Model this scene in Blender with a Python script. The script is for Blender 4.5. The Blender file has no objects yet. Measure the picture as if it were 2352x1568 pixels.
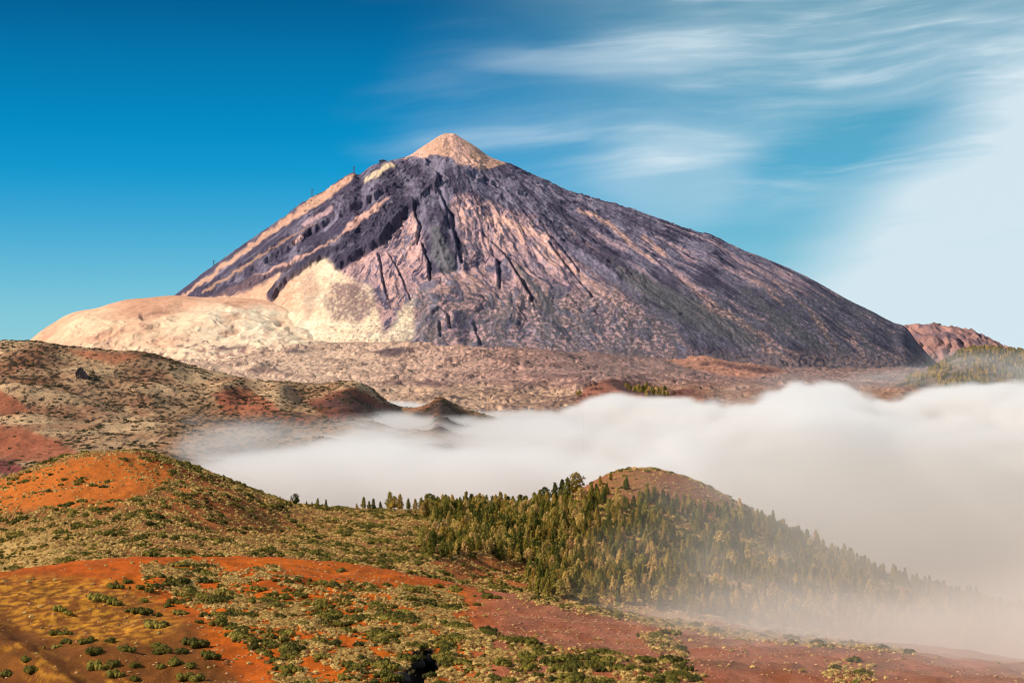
import bpy, math, random
import numpy as np
from mathutils import Vector

# ------------------------------------------------------------------ camera, light, exposure
S = bpy.context.scene
COL = S.collection
R = math.radians
FOV = R(29.0)
F = 1176.0 / math.tan(FOV / 2)          # focal length in the units of a 2352 x 1568 picture
PITCH = math.atan(56.0 / F)             # the level line lies at row 840
cam_d = bpy.data.cameras.new('camera'); cam_d.sensor_width = 36.0
cam_d.lens = 18.0 / math.tan(FOV / 2); cam_d.clip_start = 1.0; cam_d.clip_end = 200000.0
cam = bpy.data.objects.new('camera', cam_d); COL.objects.link(cam)
cam.location = (0, 0, 0); cam.rotation_euler = (R(90) + PITCH, 0, 0)
S.camera = cam
S.view_settings.view_transform = 'Standard'; S.view_settings.look = 'None'
S.view_settings.gamma = 1.0; S.view_settings.use_curve_mapping = False
S.view_settings.exposure = 0.14
S.cycles.use_denoising = True; S.cycles.denoising_prefilter = 'ACCURATE'; S.cycles.filter_width = 1.0
S.cycles.max_bounces = 12; S.cycles.diffuse_bounces = 2; S.cycles.glossy_bounces = 1
S.cycles.volume_bounces = 5; S.cycles.transparent_max_bounces = 4
S.cycles.volume_step_rate = 5.0; S.cycles.volume_max_steps = 512
S.cycles.caustics_reflective = False; S.cycles.caustics_refractive = False

SUN_AZ = R(-108)                        # clockwise from the view axis: left, a little behind
SUN_EL = R(33)
sun_dir = Vector((math.sin(SUN_AZ) * math.cos(SUN_EL), math.cos(SUN_AZ) * math.cos(SUN_EL), math.sin(SUN_EL)))
sd = bpy.data.lights.new('sun', 'SUN'); sd.energy = 5.0; sd.angle = R(0.5); sd.color = (1.0, 0.90, 0.76)
sun = bpy.data.objects.new('sun', sd); COL.objects.link(sun)
sun.rotation_euler = sun_dir.to_track_quat('Z', 'Y').to_euler(); sun.location = (0, 0, 3000)


class X:
    """A socket with operators: builds Math nodes in a shader or geometry node tree."""
    def __init__(s, t, v): s.t, s.v = t, v
    def m(s, op, *a, clamp=False):
        n = s.t.nodes.new('ShaderNodeMath'); n.operation = op; n.use_clamp = clamp
        for i, q in enumerate((s,) + a):
            q = q.v if isinstance(q, X) else q
            if isinstance(q, (int, float)): n.inputs[i].default_value = q
            else: s.t.links.new(q, n.inputs[i])
        return X(s.t, n.outputs[0])
    def __add__(s, o): return s.m('ADD', o)
    __radd__ = __add__
    def __sub__(s, o): return s.m('SUBTRACT', o)
    def __rsub__(s, o): return (s * -1.0).m('ADD', o)
    def __mul__(s, o): return s.m('MULTIPLY', o)
    __rmul__ = __mul__
    def __truediv__(s, o): return s.m('DIVIDE', o)
    def sat(s): return s.m('ADD', 0.0, clamp=True)
    def lin(s, a, b):
        """0 at a, 1 at b, clamped (a may exceed b)"""
        return ((s - a) * (1.0 / (b - a))).sat()
    def sm(s, a, b):
        q = s.lin(a, b); return q * q * (3.0 - 2.0 * q)


def vec(t, x, y, z):
    n = t.nodes.new('ShaderNodeCombineXYZ')
    for i, q in enumerate((x, y, z)):
        if isinstance(q, X): t.links.new(q.v, n.inputs[i])
        else: n.inputs[i].default_value = q
    return n.outputs[0]


def noise(t, v, scale=1.0, detail=4.0, rough=0.5, dist=0.0):
    n = t.nodes.new('ShaderNodeTexNoise'); n.noise_dimensions = '3D'
    t.links.new(v, n.inputs['Vector'])
    n.inputs['Scale'].default_value = scale; n.inputs['Detail'].default_value = detail
    n.inputs['Roughness'].default_value = rough; n.inputs['Distortion'].default_value = dist
    return X(t, n.outputs[0])


def mixc(t, fac, a, b, mode='MIX'):
    n = t.nodes.new('ShaderNodeMix'); n.data_type = 'RGBA'; n.blend_type = mode
    if isinstance(fac, X): t.links.new(fac.v, n.inputs[0])
    else: n.inputs[0].default_value = fac
    for q, i in ((a, 6), (b, 7)):
        if isinstance(q, (tuple, list)): n.inputs[i].default_value = tuple(q) + ((1.0,) if len(q) == 3 else ())
        else: t.links.new(q, n.inputs[i])
    return n.outputs[2]


def curve(t, x, pts, xr, yr):
    """smooth function through pts as a Float Curve node"""
    n = t.nodes.new('ShaderNodeFloatCurve')
    c = n.mapping.curves[0]
    P = [((a - xr[0]) / (xr[1] - xr[0]), (b - yr[0]) / (yr[1] - yr[0])) for a, b in pts]
    c.points[0].location = P[0]; c.points[1].location = P[-1]
    for p in P[1:-1]: c.points.new(*p)
    n.mapping.update()
    t.links.new(((x - xr[0]) * (1.0 / (xr[1] - xr[0]))).v, n.inputs['Value'])
    return X(t, n.outputs[0]) * (yr[1] - yr[0]) + yr[0]


# ---- sky: Nishita daylight, deepened to the cerulean of the place, and cirrus
W = bpy.data.worlds.new('World'); S.world = W; W.use_nodes = True
wt = W.node_tree; wt.nodes.clear()
bg = wt.nodes.new('ShaderNodeBackground'); wo = wt.nodes.new('ShaderNodeOutputWorld')
wt.links.new(bg.outputs[0], wo.inputs[0]); bg.inputs['Strength'].default_value = 0.091
sky = wt.nodes.new('ShaderNodeTexSky'); sky.sky_type = 'NISHITA'; sky.sun_disc = False
sky.sun_elevation = SUN_EL; sky.sun_rotation = SUN_AZ
sky.altitude = 2300; sky.air_density = 1.0; sky.dust_density = 0.4; sky.ozone_density = 2.0
tc = wt.nodes.new('ShaderNodeTexCoord')
sp = wt.nodes.new('ShaderNodeSeparateXYZ'); wt.links.new(tc.outputs['Generated'], sp.inputs[0])
dx, dy, dz = (X(wt, o) for o in sp.outputs)
az = dx.m('ARCTAN2', dy) * (180 / math.pi)       # degrees right of the view axis
el = dz.m('ARCSINE') * (180 / math.pi)
ramp = wt.nodes.new('ShaderNodeValToRGB')
SKY_TINT = [(0.0, (0.46, 0.87, 1.28)), (0.9, (0.43, 0.86, 1.25)), (1.8, (0.387, 0.85, 1.18)), (3.0, (0.262, 0.79, 1.12)), (4.3, (0.122, 0.73, 1.09)), (5.5, (0.021, 0.68, 1.07)),
            (6.8, (0.001, 0.63, 0.99)), (8.7, (0.001, 0.52, 0.84)), (10.5, (0.001, 0.37, 0.63)), (22.0, (0.02, 0.32, 0.55)), (90.0, (0.06, 0.34, 0.56))]
SKY_TINT = [(e, (c[0] / 1.3 + 0.004, c[1] / 1.3 * 1.03, c[2] / 1.3 * 0.96)) for e, c in SKY_TINT]
ramp.color_ramp.elements[0].position = 0.0; ramp.color_ramp.elements[0].color = SKY_TINT[0][1] + (1,)
ramp.color_ramp.elements[1].position = 1.0; ramp.color_ramp.elements[1].color = SKY_TINT[-1][1] + (1,)
for e, c in SKY_TINT[1:-1]:
    q = ramp.color_ramp.elements.new(e / 90.0); q.color = c + (1,)
wt.links.new((el * (1 / 90.0)).sat().v, ramp.inputs[0])
base_sky = mixc(wt, 1.0, sky.outputs[0], ramp.outputs[0], 'MULTIPLY')
_vs = wt.nodes.new('ShaderNodeVectorMath'); _vs.operation = 'SCALE'; wt.links.new(base_sky, _vs.inputs[0]); _vs.inputs['Scale'].default_value = 1.3
base_sky = _vs.outputs[0]
# cirrus: streaks drawn out along the wind, thick to the right of the view axis
wa = az + (noise(wt, vec(wt, az * 0.08, el * 0.2, 3.0), 1.0, 3.0) - 0.5) * 5.0
we = el + (noise(wt, vec(wt, az * 0.07, el * 0.15, 9.0), 1.0, 3.0) - 0.5) * 2.6 - az * 0.07
st = noise(wt, vec(wt, wa * 0.085, we * 0.55, 1.0), 1.0, 5.0, 0.52)
fine = noise(wt, vec(wt, wa * 0.16, we * 1.6, 5.0), 1.0, 5.0, 0.55)
soft = noise(wt, vec(wt, wa * 0.07, we * 0.25, 11.0), 1.0, 3.0, 0.5)
side = (az + (soft - 0.5) * 12.0 + (st - 0.5) * 8.0).sm(-4.6, 8.0)
up = (el - soft * 3.0).sm(2.2, 5.2)
cir = ((st * 0.70 + fine * 0.30).sm(0.40, 0.66) * 0.50 + soft.sm(0.28, 0.62) * 0.34) * side * up
cir = cir + az.sm(-2.0, 6.0) * el.sm(8.5, 2.0) * soft.sm(0.3, 0.7) * 0.22
veil = ((az * 0.5 + 0.1) - we - fine * 1.6 - (st - 0.5) * 2.4).sm(-1.6, 2.2) * (az + (soft - 0.5) * 6.0 + (fine - 0.5) * 3.0).sm(6.2, 11.6) * az.sm(60.0, 30.0) * el.sm(20.0, 9.0)
def puff(a, e, ra, re, k):
    return (1.0 - (((wa - a) * (1 / ra)).m('POWER', 2.0) + ((el - e) * (1 / re)).m('POWER', 2.0))).sm(0.0, 1.0) * k
cir = cir + (fine * 0.6 + st * 0.4).sm(0.50, 0.64) * side * up * 0.28
cl = (cir + veil * (1.05 - 0.26 * (fine * 0.5 + soft * 0.5).sm(0.42, 0.66)) + puff(4.6, 5.4, 3.0, 2.0, 0.26) + puff(3.0, 8.7, 4.5, 0.45, 0.22)
      - puff(10.8, 6.3, 4.6, 1.3, 0.20)).sat()
CLOUD = (6.8, 8.1, 8.8)
cl_all = cl * 0.95
base_sky = mixc(wt, az.sm(-4.0, 9.0) * az.sm(70.0, 30.0) * el.sm(24.0, 10.0) * 0.50, base_sky, (1.9, 4.9, 5.6))
out_sky = mixc(wt, cl_all, base_sky, CLOUD)
wt.links.new(out_sky, bg.inputs['Color'])

# ------------------------------------------------------------------ numeric helpers
rng = np.random.default_rng(7)
random.seed(7)


def _hash(ix, iy, seed):
    h = (ix.astype(np.int64) * 374761393 + iy.astype(np.int64) * 668265263 + seed * 974634777) & 0xFFFFFFFF
    h = ((h ^ (h >> 13)) * 1274126177) & 0xFFFFFFFF
    return ((h ^ (h >> 16)) & 0xFFFF) / 65535.0


def vnoise(x, y, seed=0):
    x0 = np.floor(x); y0 = np.floor(y)
    fx = x - x0; fy = y - y0
    x0 = x0.astype(np.int64); y0 = y0.astype(np.int64)
    ux = fx * fx * fx * (fx * (fx * 6 - 15) + 10); uy = fy * fy * fy * (fy * (fy * 6 - 15) + 10)

    def g(ix, iy, dx_, dy_):
        a = _hash(ix, iy, seed) * 6.2831853
        return np.cos(a) * dx_ + np.sin(a) * dy_
    n00 = g(x0, y0, fx, fy); n10 = g(x0 + 1, y0, fx - 1, fy)
    n01 = g(x0, y0 + 1, fx, fy - 1); n11 = g(x0 + 1, y0 + 1, fx - 1, fy - 1)
    return (n00 * (1 - ux) + n10 * ux) * (1 - uy) + (n01 * (1 - ux) + n11 * ux) * uy   # about -0.7..0.7


def fbm(x, y, octv=5, seed=0, gain=0.5, lac=2.03):
    a = 1.0; s = 0.0; t = 0.0
    for i in range(octv):
        s = s + a * vnoise(x, y, seed + i * 17); t += a
        a *= gain; x = x * lac + 13.7; y = y * lac + 7.3
    return s / t * 1.6


def ridged(x, y, octv=4, seed=0, gain=0.5, lac=2.1):
    a = 1.0; s = 0.0; t = 0.0
    for i in range(octv):
        s = s + a * (1 - np.abs(vnoise(x, y, seed + i * 31)) * 2.0); t += a
        a *= gain; x = x * lac + 3.1; y = y * lac + 9.2
    return s / t


def sstep(x, a, b):
    t = np.clip((x - a) / (b - a), 0, 1); return t * t * (3 - 2 * t)


def pl(U, pts):
    """smooth curve through (U, value) points"""
    p = np.array(pts, float)
    x, y = p[:, 0], p[:, 1]
    h = np.diff(x); d = np.diff(y) / h
    m = np.zeros_like(y); m[0] = d[0]; m[-1] = d[-1]
    for i in range(1, len(y) - 1):
        m[i] = 0.5 * (d[i - 1] + d[i]) if d[i - 1] * d[i] > 0 else 0.25 * (d[i - 1] + d[i])
    Uc = np.clip(U, x[0], x[-1]); k = np.clip(np.searchsorted(x, Uc, 'right') - 1, 0, len(h) - 1)
    t = (Uc - x[k]) / h[k]
    return ((2 * t**3 - 3 * t**2 + 1) * y[k] + (t**3 - 2 * t**2 + t) * h[k] * m[k]
            + (-2 * t**3 + 3 * t**2) * y[k + 1] + (t**3 - t**2) * h[k] * m[k + 1])


def seg_dist(U, V, pts, widths=None):
    """distance to a polyline, and the width interpolated along it"""
    best = np.full(U.shape, 1e9); wd = np.zeros(U.shape)
    widths = widths or [1.0] * len(pts)
    for (a, b), (w0, w1) in zip(zip(pts, pts[1:]), zip(widths, widths[1:])):
        vx, vy = b[0] - a[0], b[1] - a[1]; L = vx * vx + vy * vy + 1e-9
        t = np.clip(((U - a[0]) * vx + (V - a[1]) * vy) / L, 0, 1)
        d = np.hypot(U - a[0] - t * vx, V - a[1] - t * vy)
        w = w0 + (w1 - w0) * t
        k = (d - w) < (best - wd); best = np.where(k, d, best); wd = np.where(k, w, wd)
    return best, wd


def stripe(U, V, pts, widths, soft=3.0):
    d, w = seg_dist(U, V, pts, widths)
    return 1 - sstep(d, w - soft * 0.5, w + soft * 0.5)


def poly(U, V, pts, soft=6.0):
    inside = np.zeros(U.shape, bool); best = np.full(U.shape, 1e9)
    n = len(pts)
    for i in range(n):
        a, b = pts[i], pts[(i + 1) % n]
        c = (a[1] > V) != (b[1] > V)
        with np.errstate(divide='ignore', invalid='ignore'):
            xi = (b[0] - a[0]) * (V - a[1]) / (b[1] - a[1] + 1e-12) + a[0]
        inside ^= (c & (U < xi))
        vx, vy = b[0] - a[0], b[1] - a[1]; L = vx * vx + vy * vy + 1e-9
        t = np.clip(((U - a[0]) * vx + (V - a[1]) * vy) / L, 0, 1)
        best = np.minimum(best, np.hypot(U - a[0] - t * vx, V - a[1] - t * vy))
    sd_ = np.where(inside, best, -best)
    return sstep(sd_, -soft, soft)


CP, SP = math.cos(PITCH), math.sin(PITCH)


def zr(V):
    q = (784.0 - V) / F
    return (q * CP + SP) / (CP - q * SP)


def proj(x, y, z):
    fw = y * CP + z * SP; up_ = -y * SP + z * CP
    return 1176 + F * x / fw, 784 - F * up_ / fw


def srgb(r, g, b):
    f = lambda c: ((c / 255 + 0.055) / 1.055) ** 2.4 if c > 10 else c / 255 / 12.92
    return np.array([f(r), f(g), f(b)])


def mix(a, b, t):
    return a * (1 - t[..., None]) + b * t[..., None]


# ------------------------------------------------------------------ terrain sheets
def hermite_sheet(U, curves, rows):
    """curves: list of (depth(U), row(U)); returns grids of depth and height between them"""
    D = np.array([c[0] if isinstance(c[0], np.ndarray) else np.full(U.shape, float(c[0])) for c in curves])
    Vk = np.array([c[1] if isinstance(c[1], np.ndarray) else np.full(U.shape, float(c[1])) for c in curves])
    Z = D * zr(Vk)
    h = np.diff(D, axis=0); d = np.diff(Z, axis=0) / h
    m = np.zeros_like(Z); m[0] = d[0]; m[-1] = d[-1]
    for i in range(1, len(D) - 1):
        same = d[i - 1] * d[i] > 0
        w1 = 2 * h[i] + h[i - 1]; w2 = h[i] + 2 * h[i - 1]
        hm = (w1 + w2) / (w1 / np.where(same, d[i - 1], 1) + w2 / np.where(same, d[i], 1))
        m[i] = np.where(same, hm, 0.0)
    gd, gz = [], []
    for k, n in enumerate(rows):
        t = np.linspace(0, 1, n, endpoint=(k == len(rows) - 1))[:, None]
        gd.append(D[k] + h[k] * t)
        gz.append((2*t**3 - 3*t**2 + 1) * Z[k] + (t**3 - 2*t**2 + t) * h[k] * m[k]
                  + (-2*t**3 + 3*t**2) * Z[k + 1] + (t**3 - t**2) * h[k] * m[k + 1])
    return np.vstack(gd), np.vstack(gz)


def grid_mesh(name, x, y, z, cols, mat, extra=None):
    nr, nc = x.shape
    co = np.stack([x, y, z], -1).reshape(-1, 3).astype(np.float32)
    i = np.arange(nr * nc).reshape(nr, nc)
    q = np.stack([i[:-1, :-1], i[:-1, 1:], i[1:, 1:], i[1:, :-1]], -1).reshape(-1, 4)
    me = bpy.data.meshes.new(name)
    me.vertices.add(len(co)); me.vertices.foreach_set('co', co.ravel())
    me.loops.add(q.size); me.loops.foreach_set('vertex_index', q.ravel().astype(np.int32))
    me.polygons.add(len(q)); me.polygons.foreach_set('loop_start', (np.arange(len(q)) * 4).astype(np.int32))
    me.polygons.foreach_set('use_smooth', np.ones(len(q), bool))
    me.update(calc_edges=True)
    at = me.color_attributes.new('tone', 'FLOAT_COLOR', 'POINT')
    c4 = np.ones((len(co), 4), np.float32); c4[:, :3] = np.clip(cols.reshape(-1, 3), 0.002, 0.9)
    at.data.foreach_set('color', c4.ravel())
    me.materials.append(mat)
    o = bpy.data.objects.new(name, me); COL.objects.link(o); o['kind'] = 'structure'
    return o


def ground_material(name, s1, s2, var=0.35, bump=0.5, dist=1.0, speck=None, stretch=(1, 1, 1)):
    """mineral ground: baked rock and soil tones, broken up by two scales of grain and relief"""
    m = bpy.data.materials.new(name); m.use_nodes = True; t = m.node_tree; n = t.nodes
    b = n['Principled BSDF']; b.inputs['Roughness'].default_value = 0.95
    b.inputs['Specular IOR Level'].default_value = 0.1
    a = n.new('ShaderNodeVertexColor'); a.layer_name = 'tone'
    tcn = n.new('ShaderNodeTexCoord')
    mp = n.new('ShaderNodeMapping'); mp.inputs['Scale'].default_value = stretch
    t.links.new(tcn.outputs['Object'], mp.inputs[0])
    g1 = noise(t, mp.outputs[0], s1, 6.0, 0.65); g2 = noise(t, mp.outputs[0], s2, 4.0, 0.6)
    f = (g1 - 0.5) * (var * 2.4) + (g2 - 0.5) * (var * 2.0) + 1.0
    vm = n.new('ShaderNodeVectorMath'); vm.operation = 'SCALE'
    t.links.new(a.outputs[0], vm.inputs[0]); t.links.new(f.m('MAXIMUM', 0.25).v, vm.inputs['Scale'])
    c = vm.outputs[0]
    if speck:
        v = n.new('ShaderNodeTexVoronoi'); v.inputs['Scale'].default_value = speck[0]
        t.links.new(mp.outputs[0], v.inputs['Vector'])
        k = X(t, v.outputs['Distance']).sm(speck[1], speck[1] * 0.6) * g1.sm(0.42, 0.6)
        c = mixc(t, k * speck[3], c, speck[2])
    t.links.new(c, b.inputs['Base Color'])
    bp = n.new('ShaderNodeBump'); bp.inputs['Strength'].default_value = bump; bp.inputs['Distance'].default_value = dist
    t.links.new((g1 + g2 * 0.5).v, bp.inputs['Height']); t.links.new(bp.outputs[0], b.inputs['Normal'])
    return m


# =================== foreground: ochre and red cinder hills
nU = 1000
Uf = np.linspace(-420, 2780, nU)
C1 = pl(Uf, [(-500, 1345), (0, 1320), (150, 1300), (320, 1287), (560, 1284), (700, 1290), (850, 1305), (950, 1322), (1080, 1350),
             (1200, 1370), (1300, 1385), (1500, 1416), (1700, 1442), (1900, 1466), (2100, 1492), (2352, 1530), (2900, 1610)])
C2 = pl(Uf, [(-500, 1200), (-200, 1145), (0, 1102), (60, 1080), (150, 1050), (230, 1040), (300, 1037), (345, 1040), (400, 1055), (470, 1080),
             (530, 1107), (590, 1132), (650, 1152), (720, 1162), (780, 1166), (830, 1170), (900, 1172), (960, 1172), (1060, 1172),
             (1150, 1172), (1240, 1165), (1290, 1146), (1340, 1122), (1380, 1097), (1420, 1083), (1455, 1076), (1500, 1077),
             (1560, 1091), (1620, 1115), (1700, 1158), (1740, 1180), (1800, 1214), (1900, 1262), (2000, 1305), (2100, 1340),
             (2200, 1368), (2300, 1392), (2352, 1402), (2900, 1500)])
D1 = pl(Uf, [(-500, 740), (0, 760), (600, 800), (1200, 860), (1800, 900), (2900, 960)])
D2 = pl(Uf, [(-500, 1380), (300, 1440), (800, 1560), (1450, 1820), (2352, 1650), (2900, 1600)])
Vm = C1 + (C2 - C1) * 0.34
Vn = C1 + (C2 - C1) * 0.72
fd, fz = hermite_sheet(Uf, [(300, 2010), (430, 1720), (560, pl(Uf, [(-500, 1500), (0, 1500), (600, 1500), (1200, 1525), (1900, 1560), (2900, 1600)])),
                            (D1, C1), (D1 + 95, C1 + 21), (D1 + 185, C1 + 7), (D1 + (D2 - D1) * 0.50, Vm), (D1 + (D2 - D1) * 0.76, Vn),
                            (D2, C2), (D2 + 120, C2 + 26), (D2 + 500, C2 + 230), (D2 + 1500, C2 + 420)],
                       [14, 80, 115, 12, 8, 56, 56, 66, 12, 8, 8])
fs = (Uf - 1176) / F / CP
fx = fd * fs; fy = fd
U0, V0 = proj(fx, fy, fz)


def bump(U, V, cu, cv, ru, rv):
    return np.exp(-(((U - cu) / ru) ** 2 + ((V - cv) / rv) ** 2))


far_mask = sstep(fd, D1 + 60, D1 + 200)
crest_guard = 1 - 0.8 * np.exp(-((fd - D1) / 40) ** 2) - 0.8 * np.exp(-((fd - D2) / 70) ** 2)
rel = fbm(fx / 70, fy / 70, 5, 3) * 5.0 * crest_guard
rel += fbm(fx / 12, fy / 12, 3, 9) * 0.8 + (ridged(fx / 16 + 0.5 * fbm(fx / 30, fy / 30, 2, 11), fy / 55, 3, 12) - 0.5) * 1.1
# knoll behind the ochre ridge, shoulder of the red hill, shallow valley between
rel += far_mask * (9 * bump(U0, V0, 1090, 1296, 110, 22) + 4 * bump(U0, V0, 470, 1150, 130, 26) - 7 * bump(U0, V0, 690, 1205, 170, 26))
rel += far_mask * (8 * bump(U0, V0, 1340, 1200, 120, 40) - 8 * bump(U0, V0, 1290, 1262, 70, 18) + 6 * bump(U0, V0, 1450, 1250, 90, 25))
# gully down the ochre slope and the black hollow at the frame's foot
gd_, gw_ = seg_dist(U0, V0, [(-200, 1395), (0, 1425), (60, 1455), (110, 1490), (190, 1545), (300, 1640)], [22, 22, 20, 22, 26, 30])
rel -= (1 - far_mask) * 1.6 * np.exp(-(gd_ / gw_) ** 2)
near_c = poly(U0, V0, [(-300, 1510), (0, 1512), (70, 1530), (160, 1560), (260, 1640), (-300, 1700)], 16)
rel -= (1 - far_mask) * 5 * near_c
pit = poly(U0 + 5 * fbm(U0 / 14, V0 / 14, 3, 77), V0 + 4 * fbm(U0 / 14, V0 / 14, 3, 78),
           [(972, 1486), (1006, 1500), (1006, 1532), (978, 1540), (968, 1600), (965, 1660), (905, 1660), (905, 1570), (930, 1545), (945, 1520), (955, 1500)], 3) * (1 - far_mask)
rel -= pit * 7.0
# wind ripples on the ochre ash slope: relief shading banded into the colour
rip = poly(U0, V0, [(-400, 1330), (120, 1315), (330, 1330), (420, 1420), (340, 1470), (160, 1480), (-400, 1480)], 30) * (1 - far_mask)
ripw = np.sin((V0 + 0.16 * U0 + 10 * fbm(U0 / 70, V0 / 30, 3, 55)) / 3.0 * 1.0)
fz = fz + rel
ff_z = fz
UF, VF = proj(fx, fy, fz)
VISF = VF <= np.minimum.accumulate(VF, axis=0) + 1.0
HORF = np.min(VF, axis=0)                                  # the foreground's skyline row in each column

wu = UF + 16 * fbm(UF / 45, VF / 22, 4, 21); wv = VF + 8 * fbm(UF / 45, VF / 22, 4, 22)
orange = np.array([0.68, 0.15, 0.010]); deep = np.array([0.46, 0.065, 0.010]); ochre = np.array([0.72, 0.31, 0.030])
olive_ash = np.array([0.17, 0.070, 0.016]); redsoil = np.array([0.42, 0.15, 0.085]); brown = np.array([0.24, 0.090, 0.030])
tan = np.array([0.42, 0.20, 0.065]); rust = np.array([0.50, 0.13, 0.03])
nlo = fbm(fx / 60, fy / 60, 4, 31); nhi = fbm(fx / 9, fy / 9, 4, 33)
base = np.broadcast_to(orange, fx.shape + (3,)).copy()
base = mix(base, deep, np.clip(0.35 + nlo * 0.9, 0, 1) * 0.8)
base = mix(base, redsoil, sstep(wu, 1020, 1180) * 0.9)
base = mix(base, np.array([0.27, 0.12, 0.07]), sstep(wu, 1080, 1500) * np.clip(0.35 + 1.3 * fbm(fx / 26, fy / 40, 5, 35), 0, 1))
base = mix(base, np.array([0.30, 0.07, 0.012]), np.clip(fbm(fx / 14, fy / 22, 4, 36) * 1.3 + 0.1, 0, 0.55))
ash = poly(wu, wv, [(-500, 1330), (100, 1318), (300, 1345), (470, 1440), (480, 1500), (640, 1640), (-500, 1700)], 30)
base = mix(base, olive_ash, ash * 0.85)
ochm = np.clip(sstep(fbm(UF / 26, (VF + 0.12 * UF) / 6, 4, 41), -0.16, 0.22), 0, 1) * poly(wu, wv, [(-500, 1340), (120, 1322), (330, 1340), (430, 1425), (350, 1475), (150, 1470), (60, 1450), (-500, 1440)], 14)
ochm2 = sstep(fbm(UF / 40, (VF - 0.35 * UF) / 20, 4, 43), 0.0, 0.3) * poly(wu, wv, [(-400, 1450), (60, 1465), (150, 1500), (330, 1568), (360, 1700), (100, 1700), (40, 1500), (-400, 1490)], 14)
rr = np.clip(0.55 + 0.45 * ripw, 0, 1)
base = mix(base, ochre, np.clip(ochm * (0.45 + 0.5 * rr) + ochm2 * 0.7, 0, 1) * (1 - 0.5 * poly(wu, wv, [(270, 1300), (420, 1300), (430, 1420), (280, 1420)], 50)))
base = mix(base, np.array([0.10, 0.035, 0.010]), np.clip((1 - far_mask) * (0.75 * np.exp(-(gd_ / gw_) ** 2) + 0.9 * near_c), 0, 1))  # shade of the gully and the away-facing corner painted into the soil
pit_shade = np.clip(pit * 1.0 + poly(U0, V0, [(980, 1480), (1012, 1496), (1012, 1536), (984, 1546), (974, 1600), (970, 1660), (898, 1660), (898, 1566), (924, 1540), (940, 1512), (950, 1490)], 5), 0, 1)
base = mix(base, np.array([0.020, 0.015, 0.014]), pit_shade)  # shadow of the steep hollow painted near black on floor and walls
# second slope
b2 = mix(np.broadcast_to(brown, base.shape), tan, np.clip(0.5 + nlo * 1.2, 0, 1))
b2 = mix(b2, np.array([0.60, 0.38, 0.13]), sstep(wu, 330, 60) * sstep(wv, 1195, 1240) * 0.8)
b2 = mix(b2, rust, poly(wu, wv, [(430, 1090), (640, 1170), (700, 1225), (480, 1225), (330, 1165)], 20) * 0.75)
b2 = mix(b2, np.array([0.58, 0.15, 0.022]), poly(wu, wv, [(-500, 1160), (0, 1100), (60, 1085), (160, 1050), (300, 1040), (390, 1062), (400, 1100), (260, 1165), (110, 1168), (-500, 1200)], 12) * 0.95)
b2 = mix(b2, np.array([0.26, 0.035, 0.010]), stripe(wu, wv, [(320, 1040), (400, 1062), (520, 1112)], [6, 15, 12], 10) * 0.95)  # shaded right side of the red hill's crest, painted as a dark strip
b2 = mix(b2, rust * 0.9, poly(wu, wv, [(980, 1290), (1090, 1275), (1200, 1290), (1290, 1330), (1250, 1360), (1050, 1340)], 12) * 0.8)
b2 = mix(b2, np.array([0.33, 0.12, 0.06]), poly(wu, wv, [(1260, 1165), (1380, 1085), (1470, 1072), (1560, 1088), (1760, 1190), (1560, 1190), (1400, 1140), (1330, 1180)], 10) * 0.9)
b2 = mix(b2, np.array([0.30, 0.15, 0.06]), poly(wu, wv, [(1370, 1100), (1450, 1076), (1500, 1085), (1520, 1150), (1420, 1140)], 12) * 0.6)
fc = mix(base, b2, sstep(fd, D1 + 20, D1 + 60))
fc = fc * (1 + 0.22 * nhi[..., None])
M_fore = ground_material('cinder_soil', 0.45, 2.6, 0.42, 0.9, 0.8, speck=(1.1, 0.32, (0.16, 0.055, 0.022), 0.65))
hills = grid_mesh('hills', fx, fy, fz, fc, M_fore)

# =================== middle distance: scrub covered hills behind the red hill
nM = 800
Um = np.linspace(-420, 2780, nM)
C3 = pl(Um, [(-500, 800), (0, 785), (80, 783), (150, 794), (250, 804), (350, 814), (385, 826), (420, 838), (470, 850), (520, 860), (560, 873), (600, 879), (650, 880),
             (700, 886), (750, 892), (800, 888), (840, 899), (870, 915), (900, 932), (950, 940), (985, 936), (1010, 922), (1030, 930), (1060, 943), (1100, 950), (1200, 975), (1400, 1000), (2900, 1010)])
D3 = pl(Um, [(-500, 3900), (300, 4000), (900, 4300), (2900, 4500)])
md, mz = hermite_sheet(Um, [(1900, 1500), (2300, pl(Um, [(-500, 1160), (0, 1110), (300, 1085), (500, 1090), (700, 1180), (2900, 1300)])),
                            (2900, pl(Um, [(-500, 1000), (0, 985), (300, 990), (700, 1010), (1100, 1040), (2900, 1100)])),
                            (3500, C3 + pl(Um, [(-500, 95), (0, 90), (500, 75), (800, 55), (1100, 45), (2900, 60)])),
                            (D3, C3), (D3 + 250, C3 + 10), (D3 + 900, C3 + 80)], [8, 60, 70, 90, 12, 10])
ms = (Um - 1176) / F / CP
mx = md * ms; my = md
U1, V1 = proj(mx, my, mz)
mrel = fbm(mx / 26, my / 40, 3, 65) * 2.2 + fbm(mx / 260, my / 260, 6, 61) * 24 * (1 - 0.85 * np.exp(-((md - D3) / 130) ** 2))
mrel += ridged(mx / 150, my / 260, 3, 63) * 7 * (1 - 0.8 * np.exp(-((md - D3) / 130) ** 2))
for (cu, cv, ru, rv, a) in [(790, 915, 75, 26, 26), (545, 905, 60, 22, 24), (640, 915, 70, 24, 14), (20, 920, 60, 14, 14),
                            (60, 985, 120, 22, 20), (690, 925, 34, 22, -18), (330, 940, 90, 22, -12), (190, 880, 40, 12, 8), (440, 985, 80, 20, -10)]:
    mrel += a * bump(U1, V1, cu, cv, ru, rv) * sstep(md, 2000, 2600) * (md < D3 + 40)
mz = mz + mrel
UM, VM = proj(mx, my, mz)
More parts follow.
